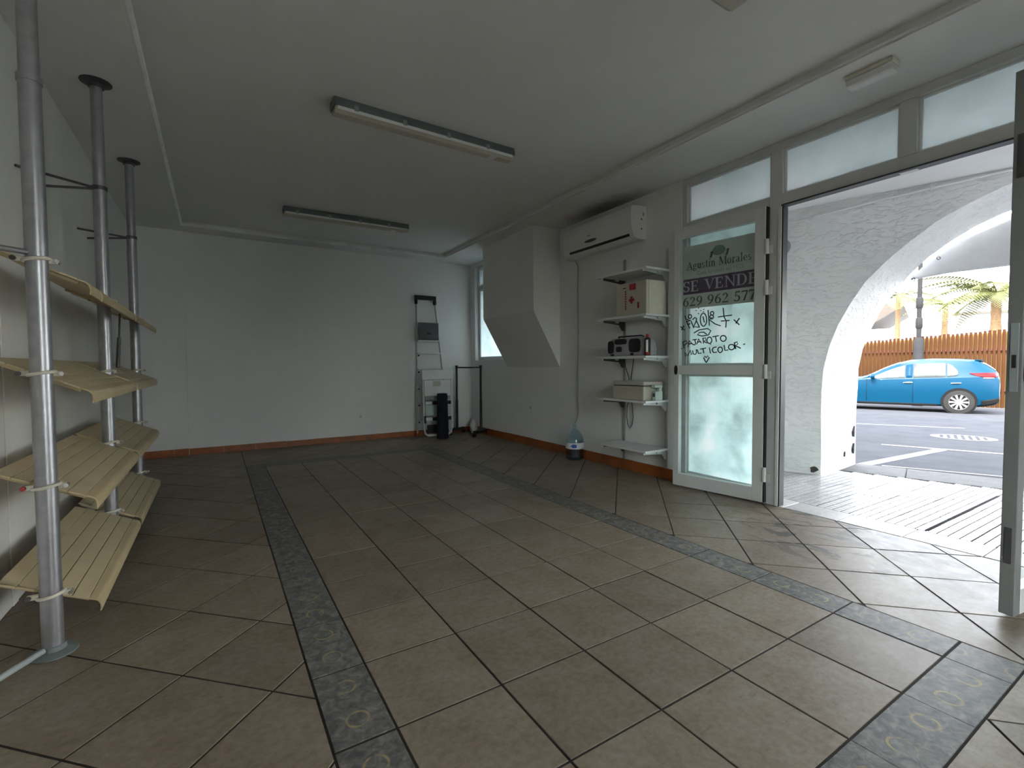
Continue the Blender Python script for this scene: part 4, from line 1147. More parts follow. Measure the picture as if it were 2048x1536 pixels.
# cable
cb = MB()
cb.tube([(2.845, 2.325, 1.045), (2.852, 2.315, 0.96), (2.863, 2.285, 0.87), (2.866, 2.272, 0.8), (2.866, 2.275, 0.70)], 0.0035, 8)
cb.tube([(2.848, 2.21, 1.04), (2.856, 2.235, 0.95), (2.865, 2.26, 0.86), (2.866, 2.266, 0.8), (2.866, 2.268, 0.70)], 0.0035, 8)
lp = [(2.866, 2.275, 0.70), (2.866, 2.308, 0.6), (2.866, 2.312, 0.5), (2.866, 2.30, 0.43), (2.866, 2.272, 0.395), (2.866, 2.245, 0.43), (2.866, 2.232, 0.5), (2.866, 2.24, 0.6), (2.866, 2.268, 0.70)]
cb.tube(lp, 0.0035, 8)
tag(cb.build('power_cord', 'black', None, True), 'black power cord hanging in a loop below the radio shelf', 'cord')

# wall sockets
def socket(name, p, nrm, label):
    root = empty(name, p, label, 'socket')
    n = Vector(nrm)
    t = Vector((-n.y, n.x, 0))
    q = Matrix(((t.x, n.x, 0, p[0]), (t.y, n.y, 0, p[1]), (0, 0, 1, p[2]), (0, 0, 0, 1)))
    MB().box((-0.04, 0.0005, -0.04), (0.04, 0.009, 0.04), q).build('plate', 'white', root, False, 0.003)
    MB().prism([(0.022 * math.cos(a), 0.022 * math.sin(a)) for a in [2 * PI * k / 20 for k in range(20)]], lambda a, b, d: q @ Vector((a, d, b)), 0.0092, 0.0105).build('well', 'tin', root)
    for s in (-1, 1):
        MB().prism([(s * 0.009 + 0.003 * math.cos(a), 0.003 * math.sin(a)) for a in [2 * PI * k / 8 for k in range(8)]], lambda a, b, d: q @ Vector((a, d, b)), 0.0106, 0.0112).build('contact', 'black', root)
socket('wall_socket', (1.228, YF, 0.321), (0, -1, 0), 'white socket low on the far wall left of the ladder')
socket('wall_socket', (XR, 3.93, 0.472), (-1, 0, 0), 'white socket low on the wall below the boxed duct')

# ---------------------------------------------------------------- ladder leaning on the far wall
ld = empty('step_ladder', (2.2, 5.43, 0), 'folded aluminium stepladder with black top leaning on the far wall', 'ladder')
def lerp(a, b, t): return a + (b - a) * t
def lad(x_b, x_t, z, dy=0.0):
    t = z / 1.98
    return Vector((lerp(x_b, x_t, t), lerp(5.40, 5.525, t) + dy, z))
for xb, xt in ((1.968, 2.02), (2.452, 2.29)):
    mb = MB(); mb.tube([lad(xb, xt, 0.02), lad(xb, xt, 1.95)], 0.013, 4); mb.build('rail', 'alu_bare', ld)
    mb = MB(); mb.tube([lad(xb + 0.012, xt, 0.03, 0.035), lad(xb + 0.012, xt, 1.5, 0.022)], 0.009, 4); mb.build('rear_rail', 'alu_bare', ld)
    mb = MB(); mb.tube([lad(xb, xt, 0.001), lad(xb, xt, 0.05)], 0.018, 6); mb.build('foot', 'rubberred' if xb < 2 else 'black', ld)
for zz in (0.235, 0.47, 0.70, 0.935, 1.165):
    a, b = lad(1.968, 2.02, zz), lad(2.452, 2.29, zz)
    mb = MB(); mb.box((a.x + 0.008, a.y - 0.03, zz - 0.012), (b.x - 0.008, a.y + 0.012, zz + 0.012)); mb.build('tread', 'alu_bare', ld, False, 0.003)
    mb = MB(); mb.cyl((a.x + 0.018, a.y - 0.02, zz - 0.03), (a.x + 0.018, a.y - 0.036, zz - 0.03), 0.012, n=10); mb.build('rivet', 'black', ld)
mb = MB(); mb.box((2.028, 5.452, 1.355), (2.325, 5.475, 1.60)); pf = mb.build('platform', 'darksteel', ld, False, 0.006)
mb = MB(); mb.box((2.14, 5.446, 1.43), (2.20, 5.4515, 1.465)); mb.build('platform_catch', 'black', pf)
mb = MB(); mb.box((2.02, 5.45, 1.335), (2.34, 5.478, 1.353)); mb.build('platform_edge', 'alu_bare', ld)
mb = MB(); mb.box((2.0, 5.50, 1.925), (2.315, 5.545, 1.985)); mb.box((2.0, 5.50, 1.86), (2.035, 5.545, 1.925)); mb.box((2.28, 5.50, 1.86), (2.318, 5.545, 1.925)); mb.build('top_cap', 'black', ld, False, 0.008)

# folded step stool in front of the ladder
so = empty('folding_stool', (2.24, 5.31, 0), 'folded cream and white step stool standing against the ladder', 'stool')
def sy(z): return 5.285 + 0.055 * z
fr_pts = [(2.03, 0.86), (2.03, 0.10), (2.045, 0.045), (2.085, 0.022), (2.38, 0.022), (2.425, 0.045), (2.44, 0.10), (2.455, 0.86)]
MB().tube([(x, sy(z), z) for x, z in fr_pts], 0.0115, 10).build('front_frame', 'white', so, True)
fr2 = [(2.05, 0.70), (2.05, 0.06), (2.085, 0.03), (2.40, 0.03), (2.43, 0.06), (2.44, 0.70)]
MB().tube([(x, sy(z) + 0.045, z) for x, z in fr2], 0.0105, 10).build('rear_frame', 'white', so, True)
def spanel(nm, x0, x1, z0, z1, dy, mt, t=0.014, bev=0.004):
    q = [(x0, z0), (x1, z0), (x1, z1), (x0, z1)]
    return MB().prism(q, lambda a, b, d: (a, sy(b) + dy + d, b), 0, t).build(nm, mt, so, False, bev)
spanel('top_step', 2.005, 2.475, 0.80, 0.932, -0.036, 'white')
tp = spanel('seat_panel', 2.035, 2.425, 0.575, 0.79, -0.034, 'white')
spanel('handle_slot', 2.16, 2.275, 0.708, 0.782, -0.0365, 'tin', 0.002, 0)
spanel('lower_panel', 2.05, 2.42, 0.52, 0.57, -0.02, 'grey')
for z0 in (0.455, 0.235):
    spanel('tread', 2.045, 2.43, z0, z0 + 0.04, -0.032, 'white', 0.02)
    spanel('tread_grip', 2.14, 2.425, z0 - 0.004, z0 + 0.045, -0.0345, 'black', 0.002, 0)
spanel('back_panel', 2.06, 2.42, 0.30, 0.44, 0.01, 'mint', 0.004, 0)
spanel('skid_plate', 2.075, 2.39, 0.06, 0.17, 0.01, 'black', 0.006, 0)
spanel('hinge_block', 2.022, 2.05, 0.20, 0.30, -0.03, 'black', 0.02, 0)

# rolled mat standing on end
rm = empty('rolled_mat', (2.215, 5.10, 0), 'dark navy rolled mat standing upright before the folded stool', 'mat')
MB().lathe([(0.072, 0.001), (0.082, 0.01), (0.079, 0.15), (0.075, 0.3), (0.072, 0.59), (0.066, 0.615), (0.03, 0.618)], (2.215, 5.10, 0), 24).build('roll', 'navy', rm, True)
for zz in (0.07, 0.55):
    MB().lathe([(0.0815 - 0.014 * zz, zz), (0.0825 - 0.014 * zz, zz + 0.004), (0.0825 - 0.014 * zz, zz + 0.026), (0.0815 - 0.014 * zz, zz + 0.03)], (2.215, 5.10, 0), 24).build('strap', 'navy', rm, True)

# garment rack
gr = empty('garment_rack', (2.62, 5.2, 0), 'black garment rack on castors in the far corner', 'rack')
A0, B0 = Vector((2.575, 5.40, 0)), Vector((2.755, 5.0, 0))
dAB = (B0 - A0).normalized()
pd = Vector((-dAB.y, dAB.x, 0))
for P0 in (A0, B0):
    MB().tube([P0 + Vector((0, 0, 0.075)), P0 + Vector((0, 0, 0.5))], 0.019, 14).build('post', 'black', gr, True)
    MB().tube([P0 + Vector((0, 0, 0.5)), P0 + Vector((0, 0, 0.985))], 0.0155, 14).build('post', 'black', gr, True)
    MB().tube([P0 + Vector((0, 0, 0.95)), P0 + Vector((0, 0, 0.995))], [0.018, 0.021], 14).build('knuckle', 'black', gr, True)
    half = 0.15
    b0, b1 = P0 - pd * half, P0 + pd * half
    MB().tube([b0 + Vector((0, 0, 0.068)), b1 + Vector((0, 0, 0.068))], 0.024, 10).build('base_bar', 'black', gr, True)
    for e in (b0, b1):
        mb = MB(); mb.cyl(e + Vector((0, 0, 0.0275)) - dAB * 0.012, e + Vector((0, 0, 0.0275)) + dAB * 0.012, 0.027, n=16)
        mb.cyl(e + Vector((0, 0, 0.03)), e + Vector((0, 0, 0.065)), 0.009, n=8)
        mb.build('castor', 'black', gr, True)
MB().tube([A0 + Vector((0, 0, 0.965)), B0 + Vector((0, 0, 0.965))], 0.0105, 12).build('hanging_rail', 'darksteel', gr, True)
# white bag behind the rack
bg = MB()
rows = []
for i in range(9):
    t = i / 8
    rr = 0.075 * (math.sin(PI * (0.12 + 0.86 * t)) ** 0.7)
    rows.append([Vector((2.80 + (rr * (1 + 0.18 * math.sin(3 * a + i))) * math.cos(a) * 0.7, 5.32 + (rr * (1 + 0.15 * math.sin(4 * a + 2 * i))) * math.sin(a), 0.002 + 0.205 * t)) for a in [2 * PI * k / 16 for k in range(16)]])
bg.grid(rows, True)
bg.add([p for p in rows[0]], [tuple(range(16))])
bg.add([p for p in rows[-1]], [tuple(range(16))])
tag(bg.build('plastic_bag', 'bagw', None, True), 'crumpled white plastic bag on the floor behind the garment rack', 'bag')

# ---------------------------------------------------------------- arcade outside the shopfront
XO = XR + WT
Fs = lambda s, n, z: tuple(st(s, n, z))
# threshold stones
th = empty('trim_4', (3.0, 0.4, 0), 'pale stone threshold between shop floor and arcade', None, None, 'structure')
bx('bed', (XR + 0.06, -3.0, -0.1), (3.115, SF1 + 0.3, -0.008), 'grout', th)
for k in range(-9, 5):
    y = 0.2 + 0.335 * k
    tile = MB()
    slab(tile, inset(rect(XR + 0.003 if SF0 < y < SF1 - 0.3 else XR + 0.21, y, 3.112, y + 0.335), 0.002), -0.007, 0.001, 0.003)
    if tile.v:
        tile.build('threshold_stone', 'sill', th)
# paving
af = empty('floor_arcade', (3.5, 0.5, 0), 'white ridged paving tiles of the arcade', None, None, 'structure')
MB().prism([(3.113, -12), (3.113, 10.5), (4.3, 10.5), tuple(st(-1.0, 0.36)[:2]), tuple(st(13.5, 0.36)[:2])], lambda a, b, d: (a, b, d), -0.12, -0.0018).build('paving_bed', 'pave_joint', af)
sq, cell = 0.2, 0.05
def pave_mesh(keep):
    mb = MB()
    for i in range(4):
        for j in range(4):
            x, y = i * cell - 0.1, j * cell - 0.1
            if keep(x + cell / 2, y + cell / 2):
                slab(mb, rect(x + 0.0024, y + (0.005 if j == 0 else 0.003), x + cell - 0.0024, y + cell - 0.003), -0.0018, 0.0, 0.0008)
    return mb
ME_PAVE = pave_mesh(lambda x, y: True).mesh('paving_tile', 'pave')
far_pave = MB()
def n_of(x, y): return max((x - AX) * NX + (y - AY) * NY, -9) if y < 2.3 else x - 3.9
cnt = 0
for i in range(0, 14):
    for j in range(-30, 30):
        cx, cy = 3.117 + 0.1 + i * sq, 0.166 + 0.1 + j * sq
        ns = [n_of(cx + a, cy + b) for a in (-0.1, 0.1) for b in (-0.1, 0.1)]
        if min(ns) > 0.33:
            continue
        near = -1.0 < cy < 1.9
        if max(ns) < 0.345:
            if near:
                inst('paving_tile', ME_PAVE, cx, cy, 0, af)
                continue
            src = pave_mesh(lambda x, y: True)
        else:
            src = pave_mesh(lambda x, y: n_of(cx + x, cy + y) < 0.325)
        if not src.v:
            continue
        if near:
            o = bpy.data.objects.new('paving_tile', src.mesh('paving_tile', 'pave'))
            COL.objects.link(o); o.parent = af; o.location = (cx, cy, 0)
        else:
            far_pave.add([(x + cx, y + cy, z) for x, y, z in src.v], src.f)
for o in [c for c in af.children if c.name.startswith('paving_tile')]:
    o.matrix_parent_inverse = af.matrix_basis.inverted()
tag(far_pave.build('paving_field', 'pave', af), None, None, None, 'stuff')
# gutter strip crossing the paving
bx('drain_strip', (3.13, 0.155, -0.004), (4.5, 0.175, 0.0012), 'pave_joint', af)
# kerb stones
kb = empty('trim_5', tuple(st(0.5, 0.6, 0)), 'grey kerb stones between arcade and street', None, None, 'structure')
for k in range(-1, 18):
    s0 = k * 0.75 - 0.1
    mb = MB()
    q = inset([tuple(st(s0, 0.345)[:2]), tuple(st(s0 + 0.75, 0.345)[:2]), tuple(st(s0 + 0.75, 0.83)[:2]), tuple(st(s0, 0.83)[:2])], 0.002)
    slab(mb, q, -0.25, 0.0, 0.008)
    mb.build('kerb_stone', 'kerb', kb)

# arch wall
ac_w = MB()
ZT = 2.8
ARC = [1.75 + 4.6 * k for k in range(0, 3)]
ARC2 = [2.75, 6.6]
def Fs2(t, n, z):
    return (3.805 + 0.96 * n, 2.25 + t, z)
TIN, TOUT = 0.0, 0.78
def arch_pts(c, rx, rz, zc, n=26):
    pts = [(c - rx, 0.0), (c - rx, zc * 0.35), (c - rx, zc * 0.7)]
    for k in range(n + 1):
        a = PI - PI * k / n
        pts.append((c + rx * math.cos(a), zc + rz * math.sin(a)))
    pts += [(c + rx, zc * 0.7), (c + rx, zc * 0.35), (c + rx, 0.0)]
    return pts
def jit(pts, amp, seed):
    rng = random.Random(seed)
    return [(s + rng.uniform(-amp, amp), z + (rng.uniform(-amp, amp) if 0.01 < z else 0)) for s, z in pts]
def face(mb, curves, n, Fs, S0, S1):
    """wall face at offset n with arch holes: quads between the curve and the top / pier edges"""
    prev = S0
    for c, cur in curves:
        lo, hi = cur[0], cur[-1]
        mid = cur[1:-1]
        # pier up to this arch
        L = [p for p in cur if p[0] <= c]
        vs = [Fs(prev, n, -0.25), Fs(lo[0], n, -0.25)] + [Fs(s, n, z) for s, z in [cur[0]]] + [Fs(prev, n, 0)]
        mb.add(vs, [(0, 1, 2, 3)])
        vs, fs = [], []
        up = [p for p in cur]
        # vertical strips over the arch
        for k in range(len(up) - 1):
            a, b = up[k], up[k + 1]
            if b[0] > a[0] + 1e-6 and a[1] > 0.74 and b[1] > 0.74:
                vs2 = [Fs(a[0], n, a[1]), Fs(b[0], n, b[1]), Fs(b[0], n, ZT), Fs(a[0], n, ZT)]
                mb.add(vs2, [(0, 1, 2, 3)])
        prev_next = hi[0]
        # pier face as rectangle from prev to springing line
        left_leg = [p for p in up if p[1] <= 0.76 and p[0] < c]
        right_leg = [p for p in up if p[1] <= 0.76 and p[0] > c]
        spring = left_leg[-1] if left_leg else lo
        # pier polygon between prev and the leg
        pl = [(prev, 0.0)] + left_leg + [(spring[0], ZT), (prev, ZT)]
        mb.add([Fs(s, n, z) for s, z in pl], [tuple(range(len(pl)))])
        prev = prev_next
    pl = [(prev, 0.0), (S1, 0.0), (S1, ZT), (prev, ZT)]
    mb.add([Fs(s, n, z) for s, z in pl], [(0, 1, 2, 3)])
inner, outer = [], []
inner2, outer2 = [], []
for i, c in enumerate(ARC2):
    inner2.append((c, jit(arch_pts(c, 1.6, 1.5, 0.85), 0.006, 20 + i)))
    outer2.append((c, jit(arch_pts(c, 1.5, 1.48, 0.85), 0.006, 70 + i)))
for i, c in enumerate(ARC):
    a = arch_pts(c, 1.67, 1.6, 0.75)
    b = arch_pts(c, 1.49, 1.58, 0.75)
    inner.append((c, jit(a, 0.006, i)))
    outer.append((c, jit(b, 0.006, 50 + i)))
# straight legs: keep leg x constant so the pier faces close neatly
face(ac_w, inner, TIN, Fs, -1.0, 13.0)
face(ac_w, outer, TOUT, Fs, -1.0, 13.0)
face(ac_w, inner2, TIN, Fs2, 0.0, 8.3)
face(ac_w, outer2, TOUT, Fs2, 0.22, 8.3)
Fs_main = Fs
for Fs, (c, a), (c2, b) in [(Fs_main, x, y) for x, y in zip(inner, outer)] + [(Fs2, x, y) for x, y in zip(inner2, outer2)]:
    rows = []
    for t in (0.0, 0.06, 0.2, 0.4, 0.6, 0.8, 0.94, 1.0):
        bul = 0.02 * math.sin(PI * t)
        rr = random.Random(int(t * 100) + 7)
        rows.append([Vector(Fs(pa[0] + (pb[0] - pa[0]) * t + (bul if pa[0] < c else -bul) + (rr.uniform(-0.006, 0.006) if 0 < t < 1 else 0), TIN + (TOUT - TIN) * t, pa[1] + (pb[1] - pa[1]) * t)) for pa, pb in zip(a, b)])
    ac_w.grid(rows)
Fs = Fs_main
aw = ac_w.build('wall_arcade', 'stucco', None, True)
tag(aw, 'rough white stucco arcade wall with a deep round arch', None, None, 'structure')
for cx, cz, rr, nn in ((0.262, 0.33, 0.034, 0.7), (0.262, 0.165, 0.032, 0.7), (0.03, 0.045, 0.03, -0.002), (0.2, 0.14, 0.016, 0.45)):
    pl = [(rr * (1 + 0.3 * math.sin(3 * a + cx * 40)) * math.cos(a), 1.5 * rr * (1 + 0.2 * math.sin(2 * a)) * math.sin(a)) for a in [2 * PI * k / 12 for k in range(12)]]
    if nn > 0.1:
        t = nn / TOUT
        sj = (1.75 - 1.67) + 0.18 * t + 0.02 * math.sin(PI * t)
        MB().prism(pl, lambda a, b, d: Fs(sj + d, nn + a, cz + b), -0.01, 0.009).build('plaster_chip', 'kerb', aw)
    else:
        MB().prism(pl, lambda a, b, d: Fs(cx + a, nn - d, cz + b * 0.6), -0.006, 0.004).build('plaster_chip', 'roof', aw)
# arcade ceiling and the floors above
ca = MB()
ca.prism([(XO - 0.02, -11.5), (XO - 0.02, 10.5), (3.825, 10.5), tuple(st(-1.0, 0.02)[:2]), tuple(st(13.0, 0.02)[:2])], lambda a, b, d: (a, b, d), 2.37, 2.76)
tag(ca.build('ceiling_arcade', 'facade'), 'white ceiling of the arcade', None, None, 'structure')
fb = MB()
fb.prism([(4.55, 10.5), (-1.4, 10.5), (-1.4, -2.3), tuple(st(3.8, 0.78)[:2]), tuple(st(-1.0, 0.78)[:2])], lambda a, b, d: (a, b, d), 2.761, 9.6)
fb.prism([tuple(st(3.8, 0.0)[:2]), (XR, -2.3), (XR, -12), tuple(st(13.0, 0.78)[:2]), tuple(st(3.8, 0.78)[:2])], lambda a, b, d: (a, b, d), 2.762, 3.3)
tag(fb.build('wall_facade', 'facade'), 'upper storeys of the white building over the arcade', None, None, 'structure')
nb = MB()
nb.box((XR, YF + WT, -0.1), (XO, 10.8, 2.76)); nb.box((XR, -12.0, -0.1), (XO, YB - WT, 2.76))
tag(nb.build('wall_neighbour', 'facade'), 'white shop walls along the arcade', None, None, 'structure')

# conduit on the arcade wall
pc = empty('conduit_pipe', tuple(st(0.5, -0.02, 2.29)), 'thin white conduit along the top of the arcade wall', 'pipe')
MB().tube([st(-1.2, -0.02, 2.215), st(-0.26, -0.02, 2.245), st(0.52, -0.02, 2.315), st(1.17, -0.02, 2.35), st(3.4, -0.02, 2.36)], 0.009, 8).build('pipe', 'trimw', pc, True)
for s, z in ((-0.03, 2.27), (0.78, 2.332), (1.6, 2.353)):
    MB().prism([(-0.012, -0.016), (0.012, -0.016), (0.012, 0.016), (-0.012, 0.016)], lambda a, b, d: Fs(s + a, -d, z + b), 0.001, 0.032).build('clip', 'trimw', pc)
# round louvred bulkhead
wv = empty('bulkhead_vent', tuple(st(-0.255, 0, 2.05)), 'round grey louvred vent on the arcade wall beside the doorway', 'vent')
circ = lambda r, n=28: [(r * math.cos(2 * PI * k / n), r * math.sin(2 * PI * k / n)) for k in range(n)]
MB().prism(circ(0.078), lambda a, b, d: Fs(-0.255 + a, -d, 2.05 + b), 0.001, 0.02).build('rim', 'grey', wv, False, 0.004)
for z in (-0.045, -0.015, 0.015, 0.045):
    hw = math.sqrt(0.07 ** 2 - z * z)
    MB().prism([(-hw, z - 0.009), (hw, z - 0.009), (hw, z + 0.009), (-hw, z + 0.009)], lambda a, b, d: Fs(-0.255 + a, -d - 0.004 * (b - z) / 0.009, 2.05 + b), 0.0205, 0.028).build('louvre', 'grey', wv)

# tarp hung across the top of the arch
tp_ = empty('shade_tarp', tuple(st(1.7, 0.88, 1.8)), 'grey tarpaulin tied across the top of the arch', 'tarpaulin')
def arch_z(s):
    v = max(0.0, 1 - ((s - 1.75) / 1.49) ** 2)
    return 0.75 + 1.58 * math.sqrt(v)
ties = [0.60, 0.80, 1.36, 1.75, 2.14, 2.7, 2.90]
up = [(0.585, 1.768)]
for a, b in zip(ties, ties[1:]):
    for k in range(6):
        s = a + (b - a) * k / 6
        sag = 0.028 * math.sin(PI * k / 6) + 0.004
        up.append((s, arch_z(s) - sag))
up.append((2.92, 1.768))
low = [(2.92, 1.765), (2.3, 1.80), (1.75, 1.805), (1.25, 1.797), (0.9, 1.785)]
tm = MB()
tm.prism(up + low, lambda a, b, d: Fs(a, 0.845 + 0.02 * math.sin(a * 6) * 0.3 + d, b), 0.0, 0.003)
tm.build('sheet', 'tarp', tp_)
for s in (0.66, 0.83, 1.30, 1.75, 2.2):
    z = arch_z(s) - 0.065
    MB().tube([st(s + 0.012 * math.cos(a), 0.842, z + 0.012 * math.sin(a)) for a in [2 * PI * k / 12 for k in range(12)]], 0.0035, 6, closed=True).build('eyelet', 'darksteel', tp_, True)
    MB().tube([st(s, 0.84, z + 0.01), st(s - 0.02, 0.80, arch_z(s) + 0.01)], 0.004, 6).build('rope', 'rope', tp_, True)

# ---------------------------------------------------------------- street
rd_ = MB()
rd_.add([Fs(-60, 0.829, road_z(0.829)), Fs(60, 0.829, road_z(0.829)), Fs(60, 15.6, road_z(15.6)), Fs(-60, 15.6, road_z(15.6))], [(0, 1, 2, 3)])
rd_.add([Fs(-60, 0.829, -0.5), Fs(60, 0.829, -0.5), Fs(60, 15.6, -0.6), Fs(-60, 15.6, -0.6)], [(3, 2, 1, 0)])
road = rd_.build('floor_road', 'asphalt')
tag(road, 'grey asphalt street in the shade', None, None, 'structure')
gm = MB()
gm.add([Fs(-90, 15.6, -0.385), Fs(90, 15.6, -0.385), Fs(90, 160, -0.3), Fs(-90, 160, -0.3)], [(0, 1, 2, 3)])
tag(gm.build('floor_ground', 'kerb'), 'pale ground beyond the street', None, None, 'structure')
def mark(p0, p1, w):
    (s0, n0), (s1, n1) = p0, p1
    L = math.hypot(s1 - s0, n1 - n0)
    a, b = -(n1 - n0) / L * w / 2, (s1 - s0) / L * w / 2
    q = [(s0 + a, n0 + b), (s0 - a, n0 - b), (s1 - a, n1 - b), (s1 + a, n1 + b)]
    MB().prism(q, lambda x, y, d: Fs(x, y, road_z(y) + d), 0.001, 0.005).build('road_line', 'paint', road)
mark((-2.5, 6.4), (1.32, 7.33), 0.10)
mark((0.30, 3.62), (4.5, 3.80), 0.11)
mark((0.22, 1.42), (0.93, 3.58), 0.13)
mark((0.42, 1.62), (4.5, 2.1), 0.06)
mh = empty('manhole_cover', tuple(st(1.22, 5.5, road_z(5.5))), 'pale round manhole cover in the street', 'manhole')
MB().prism(circ(0.40, 32), lambda a, b, d: Fs(1.22 + a, 5.5 + b, road_z(5.5 + b) + d), 0.001, 0.006).build('rim', 'paint', mh)
for k in range(-3, 4):
    hw = math.sqrt(0.33 ** 2 - (k * 0.085) ** 2)
    MB().prism([(k * 0.085 - 0.02, -hw), (k * 0.085 + 0.02, -hw), (k * 0.085 + 0.02, hw), (k * 0.085 - 0.02, hw)], lambda a, b, d: Fs(1.22 + a, 5.5 + b, road_z(5.5 + b) + d), 0.0065, 0.009).build('rib', 'asphalt', mh)

# fence
fn = empty('slat_fence', tuple(st(0.8, 15.8, -0.38)), 'brown timber slat fence behind the blue car', 'fence')
me_sl = MB().box((-0.031, -0.018, 0), (0.031, 0.018, 1.0)).mesh('slat', 'fence')
for k in range(-22, 36):
    s = 0.104 * k
    top = 1.78 + 0.07 * (s + 0.84) + random.uniform(-0.012, 0.012)
    o = bpy.data.objects.new('slat', me_sl)
    COL.objects.link(o)
    o.parent = fn
    o.matrix_parent_inverse = fn.matrix_basis.inverted()
    o.location = st(s, 15.8, -0.38)
    o.rotation_euler = (0, 0, TH - PI / 2 + R(18))
    o.scale = (1, 1, top + 0.38)
me_bk = MB().box((-0.034, -0.01, 0), (0.034, 0.01, 1.0)).mesh('back_slat', 'fence_back')
for k in range(-22, 36):
    s = 0.104 * (k + 0.5)
    o = bpy.data.objects.new('back_slat', me_bk)
    COL.objects.link(o)
    o.parent = fn
    o.matrix_parent_inverse = fn.matrix_basis.inverted()
    o.location = st(s, 15.93, -0.38)
    o.rotation_euler = (0, 0, TH - PI / 2)
    o.scale = (1, 1, 1.72 + 0.07 * (s + 0.84) + 0.38)
for z in (0.1, 1.35):
    MB().prism([(-2.4, z), (3.8, z + 0.03), (3.8, z + 0.11), (-2.4, z + 0.08)], lambda a, b, d: Fs(a, 15.83 + d, b), 0.0, 0.04).build('rail', 'fence_rail', fn)
# pale garden wall and buildings behind
def block(name, s0, s1, n0, n1, z0, z1, mt, label, cat):
    root = empty(name, tuple(st((s0 + s1) / 2, n0, z0)), label, cat)
    MB().prism([(s0, n0), (s1, n0), (s1, n1), (s0, n1)], lambda a, b, d: Fs(a, b, d), z0, z1).build('wall', mt, root)
    return root
block('garden_wall', -6, 9, 17.6, 17.9, -0.38, 1.45, 'facade', 'low white wall behind the slat fence', 'wall')
bw = block('white_building', -1.0, 22, 40, 50, -0.3, 4.3, 'facade', 'long sunlit white building across the street', 'building')
MB().prism([(1.9, 39.7), (22, 39.7), (22, 50), (1.9, 50)], lambda a, b, d: Fs(a, b, d), 4.301, 4.46).build('roof_edge', 'roof', bw)
for k in range(5):
    MB().prism([(2.6 + 3.0 * k, 1.2), (4.2 + 3.0 * k, 1.2), (4.2 + 3.0 * k, 2.8), (2.6 + 3.0 * k, 2.8)], lambda a, b, d: Fs(a, 40 - d, b), -0.02, 0.05).build('window', 'carglass', bw)
hs = empty('gabled_house', tuple(st(-3, 30, -0.3)), 'pale house with a brown sloping roof left of the lamp post', 'building')
MB().prism([(-9, 28), (-0.6, 28), (-0.6, 36), (-9, 36)], lambda a, b, d: Fs(a, b, d), -0.3, 2.9).build('wall', 'facade', hs)
MB().prism([(-9, 4.2), (-0.25, 4.2), (-0.25, 4.05), (-1.9, 2.95), (-9, 2.95)], lambda a, b, d: Fs(a, d, b), 27.6, 36.4).build('roof', 'roof', hs)

# lamp post
lp_ = empty('lamp_post', tuple(st(0.53, 15.2, road_z(15.2))), 'dark grey lamp post between the car and the fence', 'lamp post')
z0 = road_z(15.2)
def lpt(z): return st(0.53, 15.2, z)
MB().tube([lpt(z0), lpt(1.72), lpt(1.82)], [0.135, 0.125, 0.075], 20).build('base', 'post', lp_, True)
MB().tube([lpt(1.82), lpt(6.6)], [0.068, 0.05], 16).build('shaft', 'post', lp_, True)
for z in (2.1, 2.75):
    MB().tube([lpt(z), lpt(z + 0.05), lpt(z + 0.32), lpt(z + 0.36)], [0.07, 0.095, 0.095, 0.07], 14).build('junction_box', 'post', lp_, True)
MB().tube([lpt(6.55), st(0.53, 14.9, 6.8), st(0.53, 14.3, 6.9)], 0.04, 10).build('arm', 'post', lp_, True)
MB().tube([st(0.53, 14.35, 6.88), st(0.53, 13.9, 6.86)], [0.07, 0.12], 12).build('lantern', 'post', lp_, True)

# palms
def frond_mesh():
    mb = MB()
    rach = []
    for k in range(13):
        t = k / 12
        rach.append(Vector((2.1 * t, 0, 0.75 * t - 1.35 * t * t)))
    mb.tube(rach, [0.025 * (1 - 0.8 * k / 12) for k in range(13)], 5)
    for k in range(1, 13):
        t = k / 12
        for sub in (0, 0.5):
            tt = min(1, t + sub / 12)
            p = Vector((2.1 * tt, 0, 0.75 * tt - 1.35 * tt * tt))
            L = 0.62 * math.sin(PI * min(0.97, 0.12 + 0.85 * tt)) + 0.08
            for sgn in (-1, 1):
                tip = p + Vector((0.32 * L, sgn * L * 0.85, -0.45 * L))
                w = Vector((0.03, 0, 0))
                mb.add([p - w, p + w, tip, p + (tip - p) * 0.5 + Vector((0, 0, 0.03)) - w], [(0, 1, 2), (0, 2, 3)])
    return mb.mesh('frond', 'frond')
ME_FR = frond_mesh()
def palm(s, n, h, label, sc=1.0, lean=0.0, nf=17):
    base = st(s, n, -0.35)
    root = empty('palm_tree', base, label, 'palm tree', 'palms across the street')
    path = [base + Vector((lean * (k / 8) ** 2, 0, h * k / 8)) for k in range(9)]
    MB().tube(path, [0.2 * sc - 0.07 * sc * k / 8 + (0.02 if k % 2 else 0) for k in range(9)], 12).build('trunk', 'trunk', root, True)
    top = path[-1]
    rng = random.Random(int(s * 10) + 3)
    for k in range(nf):
        o = bpy.data.objects.new('frond', ME_FR)
        COL.objects.link(o)
        o.parent = root
        o.matrix_parent_inverse = root.matrix_basis.inverted()
        o.location = top
        o.rotation_euler = (rng.uniform(-0.2, 0.2), rng.uniform(-0.75, 0.35), 2.4 * k + rng.uniform(-0.2, 0.2))
        sk = sc * rng.uniform(0.85, 1.15)
        o.scale = (sk, sk, sk)
palm(2.65, 20.5, 4.0, 'palm tree with broad fronds at the right edge of the arch view', 1.0)
palm(1.32, 26.0, 4.15, 'palm tree with an orange-brown trunk in the middle of the arch view', 0.8, 0.1, 13)
palm(-0.35, 24.0, 4.6, 'small palm tree left of the lamp post', 0.6, 0.0, 13)

